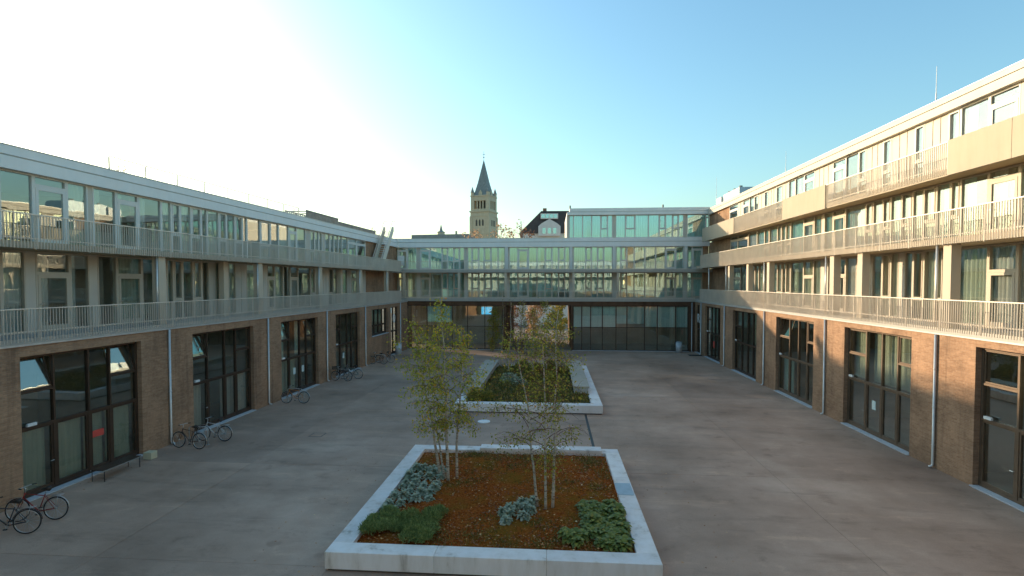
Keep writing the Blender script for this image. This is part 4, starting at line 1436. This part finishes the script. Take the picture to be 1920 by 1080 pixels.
# far planter cover
n = 22000
P = np.stack([rg.uniform(-4.85, 2.15, n), rg.uniform(30.2, 43.25, n), 0.42 + 0.22 * rg.uniform(0, 1, n) ** 1.5], 1)
P[:, 2] += 0.12 * np.maximum(0, np.sin(P[:, 0] * 1.7) * np.sin(P[:, 1] * 1.1 + 1))
keep = ~((P[:, 0] < -4.3) & (P[:, 1] > 31.9)) & ~((P[:, 0] > 1.25) & (P[:, 1] > 32.6))
P = P[keep]
V, F = leaf_soup(P, 0.13, rg, -0.4, 0.6)
o = soup('ground_cover', V, F, 'cover_leaf', kind='stuff')
tag(o, 'dense low green and ochre ground cover filling the far planter', 'ground cover')
CV = [cover(90 + i, 700, 0.5, 0.75, 0.11, 'far_leaf') for i in range(2)]
CVW = cover(97, 600, 0.5, 0.5, 0.10, 'silver_leaf')
for (x, y, s_, k) in ((-2.3, 41.0, 1.2, 0), (-1.2, 40.2, 1.0, 1), (-0.2, 40.9, 1.3, 0), (0.6, 39.6, 1.0, 1), (-4.4, 30.7, 1.1, 0), (-3.7, 30.6, 0.8, 1), (0.0, 36.3, 1.1, 1), (-1.6, 36.5, 0.9, 0)):
    plant('leafy_shrub', CV[k], x, y, 0.45, s_, 'low yellow-green leafy shrub among the thin birches of the far planter', 'leafy shrubs in the far planter')
for (x, y, s_) in ((-2.9, 36.2, 1.3), (-2.2, 35.2, 1.2)):
    plant('silver_shrub', CVW, x, y, 0.45, s_, 'rounded silvery-leaved shrub amid the green cover of the far planter', 'silvery shrubs in the far planter')

# ------------------------------------------------------------------ bicycles
def bicycle(loc, rz, col, label, lean=0.12, basket=False, steer=0.0):
    o = empty('bicycle', loc, rz)
    o.rotation_euler = (lean, 0, rz)
    tag(o, label, 'bicycle', 'bicycles parked along the shaded wing')
    r, wb = 0.335, 1.06
    fx, rx = wb / 2, -wb / 2
    def wheel(x, parent):
        ty = MB().ring((x, 0, r + .02), r, 0.02, n=30, m=6).obj('wheel', 'rubber', parent, True)
        MB().ring((x, 0, r + .02), r - 0.025, 0.012, n=30, m=5).obj('rim', 'steel', ty, True)
        sp = MB()
        for k in range(14):
            a = 2 * math.pi * k / 14
            sp.tube([(x, 0.02 * (1 if k % 2 else -1), r + .02), (x + (r - .03) * math.cos(a), 0, r + .02 + (r - .03) * math.sin(a))], 0.0028, 3, False)
        sp.tube([(x, -0.04, r + .02), (x, 0.04, r + .02)], 0.025, 8)
        sp.obj('spoke', 'steel', ty)['kind'] = 'stuff'
    bb = (-0.06, 0, 0.29)
    st_top = (-0.22, 0, 0.80)
    hd_t, hd_b = (0.34, 0, 0.86), (0.385, 0, 0.70)
    f = MB()
    f.tube([bb, st_top], 0.016, 8)
    f.tube([(-0.20, 0, 0.75), (0.345, 0, 0.83)], 0.015, 8)
    f.tube([bb, (0.38, 0, 0.72)], 0.018, 8)
    f.tube([hd_t, hd_b], 0.02, 8)
    for s in (-1, 1):
        f.tube([(bb[0], 0.03 * s, bb[2]), (rx, 0.06 * s, r + .02)], 0.010, 6)
        f.tube([(-0.205, 0.02 * s, 0.76), (rx, 0.06 * s, r + .02)], 0.009, 6)
    f.obj('frame', col, o, True)
    fk = MB()
    for s in (-1, 1):
        fk.tube([(0.39, 0.03 * s, 0.70), (0.44, 0.055 * s, 0.55), (fx, 0.055 * s, r + .02)], 0.011, 6)
    fk.tube([(0.385, -.04, 0.70), (0.385, .04, 0.70)], 0.014, 6)
    fk.obj('fork', col, o, True)
    wheel(fx, o)
    wheel(rx, o)
    hb = MB()
    hb.tube([hd_t, (0.325, 0, 0.99), (0.40, 0, 1.02)], 0.013, 8)
    hb.tube([(0.24, -0.30, 1.05), (0.36, -0.24, 1.04), (0.41, -0.1, 1.02), (0.41, 0.1, 1.02), (0.36, 0.24, 1.04), (0.24, 0.30, 1.05)], 0.012, 8)
    hbo = hb.obj('handlebar', 'steel', o, True)
    for s in (-1, 1):
        MB().tube([(0.33, 0.255 * s, 1.044), (0.23, 0.305 * s, 1.052)], 0.018, 8).obj('grip', 'leather', hbo)
    sd = MB()
    sd.tube([(-0.38, 0, 0.955), (-0.34, 0, 0.965), (-0.25, 0, 0.955), (-0.12, 0, 0.945), (-0.09, 0, 0.94)], [0.05, 0.085, 0.06, 0.025, 0.015], 8)
    sdo = sd.obj('saddle', 'leather', o, True)
    MB().tube([st_top, (-0.25, 0, 0.93)], 0.013, 8).obj('seat_post', 'steel', sdo)
    for x, a0, a1 in ((fx, R(40), R(165)), (rx, R(10), R(175))):
        MB().ring((x, 0, r + .02), r + 0.035, 0.012, n=14, m=5, a0=a0, a1=a1).obj('mudguard', 'steel' if col != 'bike_black' else col, o, True)
    cr = MB()
    cr.ring((bb[0], -0.045, bb[2]), 0.09, 0.008, n=18, m=4)
    cr.tube([(bb[0], -0.07, bb[2]), (bb[0] + 0.1, -0.07, bb[2] - 0.13)], 0.009, 5)
    cr.tube([(bb[0], 0.07, bb[2]), (bb[0] - 0.1, 0.07, bb[2] + 0.13)], 0.009, 5)
    cr.tube([(bb[0], -0.075, bb[2]), (bb[0], 0.075, bb[2])], 0.014, 6)
    cr.tube([(bb[0], -0.045, bb[2] + 0.09), (rx, -0.045, r + .06)], 0.005, 4)
    cr.tube([(bb[0], -0.045, bb[2] - 0.09), (rx, -0.045, r - .02)], 0.005, 4)
    co = cr.obj('crank', 'steel', o, True)
    for s, dx, dz in ((-1, 0.1, -0.13), (1, -0.1, 0.13)):
        MB().box(bb[0] + dx - .045, bb[0] + dx + .045, 0.085 * s - 0.03, 0.085 * s + 0.03, bb[2] + dz - .012, bb[2] + dz + .012).obj('pedal', 'rubber', co)
    rk = MB()
    for s in (-1, 1):
        rk.tube([(-0.24, 0.05 * s, 0.76), (-0.72, 0.06 * s, 0.76)], 0.006, 5)
        rk.tube([(rx, 0.07 * s, r + .02), (-0.62, 0.06 * s, 0.76)], 0.005, 5)
    rk.tube([(-0.72, -.06, .76), (-0.72, .06, .76)], 0.006, 5)
    rk.obj('luggage_rack', 'steel', o, True)
    if basket:
        bk = MB()
        bk.box(0.45, 0.72, -0.17, 0.17, 0.82, 0.835)
        for q in np.linspace(-0.17, 0.16, 9):
            bk.box(0.45, 0.456, q, q + 0.01, 0.836, 1.05)
            bk.box(0.714, 0.72, q, q + 0.01, 0.836, 1.05)
        for q in np.linspace(0.45, 0.71, 7):
            bk.box(q, q + 0.01, -0.176, -0.17, 0.82, 1.05)
            bk.box(q, q + 0.01, 0.17, 0.176, 0.82, 1.05)
        bk.box(0.44, 0.73, -0.185, -0.176, 1.03, 1.06)
        bk.box(0.44, 0.73, 0.176, 0.185, 1.03, 1.06)
        bk.obj('basket', 'black_metal', o)
    return o

bicycle((-15.7, 14.0, 0), R(200), 'bike_black', 'dark bicycle leaning beside the red one below the near shopfront', 0.1)
bicycle((-15.75, 15.0, 0), R(192), 'bike_red', 'red bicycle with pale mudguards below the near shopfront', 0.08)
bicycle((-15.95, 22.15, 0), R(172), 'bike_brown', 'brown bicycle parked by the downpipe beside the white one', 0.08)
bicycle((-15.55, 23.3, 0), R(178), 'bike_white', 'white bicycle parked beside the brown one near a downpipe', 0.08)
bicycle((-15.5, 31.0, 0), R(182), 'bike_orange', 'orange bicycle parked alone between two downpipes', 0.1)
bicycle((-15.6, 38.4, 0), R(170), 'bike_black', 'dark bicycle with a front basket beside the green one', 0.1, True)
bicycle((-15.2, 39.3, 0), R(186), 'bike_green', 'dark green bicycle parked beside the one with a basket', 0.08)
bicycle((-15.55, 46.6, 0), R(175), 'bike_brown', 'brown bicycle under the raised window near the corner entrance', 0.1)
bicycle((-15.2, 47.5, 0), R(186), 'bike_black', 'black bicycle under the raised window near the corner entrance', 0.08)

def rack(x, y, label):
    o = empty('bike_stand', (x, y, 0), R(178))
    tag(o, label, 'bike stand', 'bike stands along the shaded wing')
    MB().tube([(-0.45, 0, 0), (-0.45, 0, 0.74), (-0.40, 0, 0.8), (0.40, 0, 0.8), (0.45, 0, 0.74), (0.45, 0, 0)], 0.022, 8).obj('hoop', 'galvanised', o, True)
    for s in (-0.45, 0.45):
        MB().tube([(s, 0, 0), (s, 0, 0.012)], 0.07, 12).obj('foot_plate', 'galvanised', o)
for (x, y, lb) in ((-15.9, 22.75, 'galvanised hoop bike stand between the brown and white bicycles'), (-15.75, 31.5, 'galvanised hoop bike stand behind the orange bicycle'),
                   (-15.6, 38.9, 'galvanised hoop bike stand between the basket and green bicycles'), (-15.5, 47.05, 'galvanised hoop bike stand under the raised window')):
    rack(x, y, lb)

# slim metal bench below the near shopfront
o = empty('metal_bench', (-16.53, 18.95, 0), math.pi / 2 - TL)
tag(o, 'slim dark metal bench standing in front of the curtained shopfront', 'bench')
for k in range(5):
    MB().box(-0.85, 0.85, -0.26 + k * 0.105, -0.17 + k * 0.105, 0.42, 0.445).obj('seat_slat', 'bronze', o)
for s in (-0.8, 0.8):
    MB().tube([(s, -0.24, 0), (s, -0.24, 0.41), (s, 0.26, 0.41), (s, 0.26, 0)], 0.016, 6).obj('leg_frame', 'black_metal', o)
for t_ in (-0.255, 0.27):
    MB().box(-0.86, 0.86, t_ - .012, t_ + .012, 0.40, 0.43).obj('edge_bar', 'steel', o)

# small loose things
def block(name, x0, x1, y0, y1, h, mat, label, cat, bev=0.02):
    mb = MB().box(-(x1 - x0) / 2, (x1 - x0) / 2, -(y1 - y0) / 2, (y1 - y0) / 2, 0, h)
    o = mb.obj(name, mat, None, loc=((x0 + x1) / 2, (y0 + y1) / 2, 0.006))
    bv = o.modifiers.new('edge', 'BEVEL')
    bv.width = bev
    bv.segments = 2
    tag(o, label, cat)
    return o
block('stone_block', -16.78, -16.42, 20.55, 20.9, 0.3, 'wax_block', 'pale yellow block standing against the brick pier of the shaded wing', 'block')
block('door_mat', 13.7, 15.0, 54.1, 55.0, 0.02, 'mat_black', 'black door mat at the corner entrance of the sunlit wing', 'door mat', 0.005)
def bin_(x, y, label):
    o = empty('litter_bin', (x, y, 0.004))
    tag(o, label, 'bin', 'grey bins at the corner entrances')
    MB().tube([(0, 0, 0), (0, 0, 1.05)], [0.30, 0.32], 20).obj('body', 'pale_grey', o, True)
    MB().tube([(0, 0, 1.052), (0, 0, 1.1), (0, 0, 1.14)], [0.34, 0.34, 0.24], 20).obj('lid', 'zinc', o, True)
    MB().tube([(0, 0, 0.5), (0, 0, 0.53)], 0.325, 20).obj('band', 'steel', o)
bin_(-15.6, 53.2, 'grey bin beside the corner entrance of the shaded wing')
bin_(13.2, 56.6, 'grey bin in front of the teal-blinded shopfront')

# screens and lamps seen through the glass
def screen(x, y, z, w, h, label):
    o = empty('wall_screen', (x, y, z))
    tag(o, label, 'screen')
    MB().box(-w / 2 - .04, w / 2 + .04, 0.01, 0.07, -h / 2 - .04, h / 2 + .04).obj('casing', 'black_metal', o)
    MB().box(-w / 2, w / 2, 0.0, 0.009, -h / 2, h / 2).obj('display', 'screen_blue', o)
screen(-7.45, 60.6, 4.1, 1.2, 0.85, 'bright blue rectangular screen hanging behind the dark ground-floor glazing')
screen(-13.0, 60.2, 4.2, 1.0, 0.75, 'dimmer blue screen beside the teal blind behind dark glazing')
def pendant(x, y, ztop, z, label):
    o = empty('pendant_lamp', (x, y, ztop))
    tag(o, label, 'lamp', 'warm pendant lamps in the end wing')
    MB().tube([(0, 0, -0.01), (0, 0, z - ztop + 0.3)], 0.012, 5).obj('cord', 'black_metal', o)
    pts = [(0, 0, z - ztop + 0.3 * math.cos(a)) for a in np.linspace(0, math.pi, 9)]
    MB().tube(pts, [max(0.02, 0.32 * math.sin(a)) for a in np.linspace(0, math.pi, 9)], 14).obj('shade', 'lamp_warm', o, True)
pendant(7.75, 60.4, 8.4, 7.35, 'warm glowing pendant lamp behind the first-floor glazing next to a pier')
pendant(9.3, 60.4, 8.4, 7.35, 'warm glowing pendant lamp behind the first-floor glazing beside its twin')

# ------------------------------------------------------------------ rooftop rods
for (x, y, h, lb) in ((18.0, 26.8, 2.3, 'white mast on the sunlit roof above the railed balcony'), (18.0, 43.0, 2.3, 'white mast on the sunlit roof between two balconies'), (18.0, 60.5, 3.7, 'thin mast beside the rooftop plant at the corner')):
    o = empty('roof_mast', (x, y, 15.162))
    tag(o, lb, 'mast', 'masts on the sunlit roof')
    MB().tube([(0, 0, 0), (0, 0, h * .45), (0, 0, h * .46), (0, 0, h)], [0.035, 0.032, 0.02, 0.012], 8).obj('rod', 'white_paint', o, True)
    MB().tube([(0, 0, 0), (0, 0, 0.05)], [0.16, 0.16], 12).obj('base', 'slab', o)
# shrubs on the terrace
for i, (s, t, h, lb) in enumerate(((23.6, 3.9, 1.0, 'bare twiggy shrub behind the thin roof terrace railing'), (41.0, 4.2, 1.15, 'bare twiggy shrub beside the roof lattice screen'))):
    p = Lw(s, t, 12.08)
    tree('roof_shrub', lb, p, [((0, 0), (.1, 0), h, 0.02), ((.1, 0), (.35, .1), h * .9, 0.015)], 0.45, 60, 0.06, 'rust_leaf', 'twig_grey', seed=120 + i, nb=12, start=0.2, twigmat='twig_grey', droop=0, cat='shrub', rb=.008)
# ------------------------------------------------------------------ church
ch = empty('church_tower', (-25.6, 200, 0), R(-17))
tag(ch, 'sandstone church tower with pointed slate spire and four corner pinnacles', 'church')
W = 3.8
z1 = 39.0
body = MB()
body.box(-W, W, -W, W, 0, 33.4)
body.obj('shaft', 'sandstone', ch)
top = MB()
# belfry stage: corner piers, sill and lintel leave open arches
for sx in (-1, 1):
    for sy in (-1, 1):
        top.box(sx * W * .62, sx * W * .97, sy * W * .62, sy * W * .97, 33.95, 39.4)
top.box(-W * .96, W * .96, -W * .96, W * .96, 33.95, 34.6)
top.box(-W * .96, W * .96, -W * .96, W * .96, 37.6, 39.2)
for q in (-0.37, -0.12, 0.12, 0.37):
    pass
top.obj('belfry', 'sandstone', ch)
for q in (-0.31, 0.0, 0.31):
    for sy in (-1, 1):
        MB().box(W * q - .2, W * q + .2, sy * W * .80, sy * W * .93, 34.61, 37.59).obj('mullion_column', 'sandstone', ch)
        MB().box(sy * W * .80, sy * W * .93, W * q - .2, W * q + .2, 34.61, 37.59).obj('mullion_column', 'sandstone', ch)
MB().box(-W * .6, W * .6, -W * .6, W * .6, 34.61, 37.59).obj('bell_chamber', 'stone_dark', ch)
MB().box(-W - .3, W + .3, -W - .3, W + .3, 33.41, 33.94).obj('string_course', 'sandstone', ch)
MB().box(-W - .05, W + .05, -W - .05, W + .05, 39.21, 39.6).obj('cornice', 'sandstone', ch)
for q in (-0.4, 0.0, 0.4):
    for (a, b2) in ((q * 3.2 - .35, q * 3.2 + .35),):
        for sy in (-1, 1):
            pz = MB().prism([(a, 28.3), (b2, 28.3), (b2, 30.2), ((a + b2) / 2, 30.8), (a, 30.2)], sy * (W + .012) - .01, sy * (W + .012) + .01)
            pz.obj('lancet', 'stone_dark', ch)
            p2 = MB().box(sy * (W + .012) - .01, sy * (W + .012) + .01, a, b2, 28.3, 30.5)
            p2.obj('lancet', 'stone_dark', ch)
for zc in (25.0, 31.8):
    MB().box(-W - .12, W + .12, -W - .12, W + .12, zc, zc + 0.25).obj('string_course', 'sandstone', ch)
for sx in (-1, 1):
    for sy in (-1, 1):
        for z0_, z1_ in ((0, 24.95), (25.3, 31.75)):
            MB().box(sx * W * .8, sx * (W + .22), sy * W * .8, sy * (W + .22), z0_, z1_).obj('buttress', 'sandstone', ch)
        c = (sx * W * .84, sy * W * .84)
        pin = MB().tube([(c[0], c[1], 39.61), (c[0], c[1], 40.7)], 0.7, 8).obj('pinnacle', 'sandstone', ch)
        MB().tube([(c[0], c[1], 40.71), (c[0], c[1], 40.8), (c[0], c[1], 42.9)], [0.8, 0.76, 0.04], 8).obj('pinnacle_roof', 'slate', pin)
sp = MB()
nside = 8
base = [(W * .92 * sx, W * .92 * sy) for sx, sy in ((-1, -1), (1, -1), (1, 1), (-1, 1))]
sp.tube([(0, 0, 39.61), (0, 0, 41.0), (0, 0, 44.5), (0, 0, 53.2)], [W * 1.22, W * .95, W * .64, 0.08], 4)
sp.obj('spire', 'slate', ch, rot=(0, 0, math.pi / 4))
for a in range(4):
    an = a * math.pi / 2
    dm = MB().prism([(-.7, 39.62), (.7, 39.62), (.7, 40.5), (0, 41.7), (-.7, 40.5)], -3.2, -2.0)
    dm.obj('gable', 'sandstone', ch, rot=(0, 0, an))
fn = MB()
fn.tube([(0, 0, 53.0), (0, 0, 56.4)], 0.07, 6)
fn.box(-0.5, 0.5, -0.05, 0.05, 55.2, 55.35)
fn.tube([(0, 0, 53.9), (0, 0, 54.2), (0, 0, 54.5)], [0.05, 0.3, 0.05], 8)
fn.obj('cross', 'slate', ch)
# nave ridge and a little ridge turret further off
nv = empty('church_nave', (-31, 150, 0))
tag(nv, 'low dark nave roof with a small ridge turret beyond the end wing', 'church')
MB().prism([(-9, 17), (9, 17), (7.5, 21.1), (-9, 20.9)], 0, 10).obj('roof', 'slate', nv)
MB().box(-9, 9, 0.3, 9.7, 0, 16.99).obj('wall', 'sandstone', nv)
tu = MB().tube([(-1.5, 5, 20.9), (-1.5, 5, 22.0)], 1.1, 8).obj('turret', 'sandstone', nv)
MB().tube([(-1.5, 5, 22.01), (-1.5, 5, 22.5), (-1.5, 5, 24.4)], [1.3, 0.5, 0.05], 8).obj('turret_roof', 'slate', tu)
MB().box(2.8, 3.3, 4.6, 5.1, 21.0, 22.4).obj('chimney', 'sandstone', nv)

# townhouse with steep dark roof
th = empty('townhouse', (-0.9, 112, 0), R(2))
tag(th, 'townhouse with steep dark mansard roof and a white gabled dormer', 'house')
MB().box(-5.2, 6, 0, 12, 0, 17.6).obj('wall', 'render_wall', th)
MB().prism([(-6.0, 17.61), (5.6, 17.61), (6.4, 22.2), (-1.4, 22.2)], -0.3, 12.3).obj('roof', 'mansard', th)
dr = MB().prism([(-2.0, 17.0), (2.6, 17.0), (2.6, 19.0), (1.9, 19.6), (0.3, 20.5), (-1.3, 19.6), (-2.0, 19.0)], -0.9, -0.32).obj('gable_dormer', 'render_wall', th)
dw = MB().box(-1.5, 2.1, -0.9, -0.31, 20.52, 21.6).obj('attic_window', 'white_frame', th)
for k in range(4):
    pane_box(dw, -1.35 + k * .85, -0.65 + k * .85, -0.925, 20.7, 21.45, 'glass_coated')
for k in range(3):
    wv = frame_mesh(MB(), -1.2 + k * 1.1, -0.4 + k * 1.1, -0.96, -0.91, 17.4, 18.7, 0.07).obj('window', 'white_frame', th)
    pane_box(wv, -1.13 + k * 1.1, -0.47 + k * 1.1, -0.94, 17.47, 18.63, 'glass_coated')
for k in range(2):
    wv = frame_mesh(MB(), 3.1 + k * 1.2, 3.9 + k * 1.2, -0.06, -0.003, 15.9, 17.3, 0.07).obj('window', 'white_frame', th)
    pane_box(wv, 3.17 + k * 1.2, 3.83 + k * 1.2, -0.04, 15.97, 17.23, 'glass_dark')
MB().box(-1.0, -0.2, 2, 3, 22.0, 23.1).obj('chimney', 'tile_red', th)
MB().box(5.7, 6.3, 0.5, 4, 17.6, 22.6).obj('fire_wall', 'render_wall', th)

# autumn trees beyond the end wing and in the rear garden
bt = [(-15.2, 105, 17.8, 3.6, 1100, 'autumn_leaf', 'pale orange autumn tree in front of the church tower'),
      (-9.0, 98, 18.3, 3.4, 650, 'autumn_leaf', 'thinning orange tree between the church tower and the townhouse'),
      (-5.6, 100, 18.6, 2.6, 380, 'rust_leaf', 'bare-topped russet tree against the steep dark roof'),
      (-33, 96, 17.6, 2.4, 60, 'rust_leaf', 'bare winter tree beyond the roof stair'),
      (-38, 90, 18.2, 2.6, 60, 'rust_leaf', 'bare winter tree beyond the roof lattice screen')]
for i, (x, y, h, cr, nl, mt, lb) in enumerate(bt):
    tree('background_tree', lb, (x, y, 0), [((0, 0), (rnd.uniform(-.5, .5), 0), h, 0.22), ((0.1, 0), (1.3, .3), h * .93, 0.15)], cr, nl, 0.34, mt, 'twig_grey', seed=200 + i, nb=30, start=0.45, twigs=6,
         twigmat='twig_grey', droop=0.0, rb=0.05, clump=0.3)
gt = [(-2.6, 73, 5.6, 1.8, 1500, 'autumn_leaf', 'golden garden tree seen through the passage'),
      (1.2, 76, 5.8, 2.0, 1700, 'far_leaf', 'green and gold garden tree at the far end of the passage'),
      (-6.0, 78, 6.5, 2.2, 1300, 'rust_leaf', 'russet garden tree at the far end of the passage')]
for i, (x, y, h, cr, nl, mt, lb) in enumerate(gt):
    tree('garden_tree', lb, (x, y, -0.02), [((0, 0), (.2, 0), h, 0.12)], cr, nl, 0.26, mt, 'twig_grey', seed=220 + i, nb=36, start=0.08, twigs=6, twigmat='twig_grey', droop=0.1, rb=0.03)
rh = empty('rear_house', (-1, 92, 0))
tag(rh, 'pale rendered house wall closing the view through the passage', 'house')
MB().box(-12, 12, 0, 8, 0, 11).obj('wall', 'render_wall', rh)
MB().prism([(-12.4, 11.01), (12.4, 11.01), (12.0, 13.2), (-12.0, 13.2)], -0.3, 8.3).obj('roof', 'tile_red', rh)
for k in range(6):
    for z in (1.2, 4.6, 7.8):
        wv = frame_mesh(MB(), -10 + k * 3.6, -8.8 + k * 3.6, -0.05, -0.003, z, z + 1.7, 0.08).obj('window', 'white_frame', rh)
        pane_box(wv, -9.92 + k * 3.6, -8.88 + k * 3.6, -0.03, z + .08, z + 1.62, 'glass_dark')
print('objects', len(bpy.data.objects))
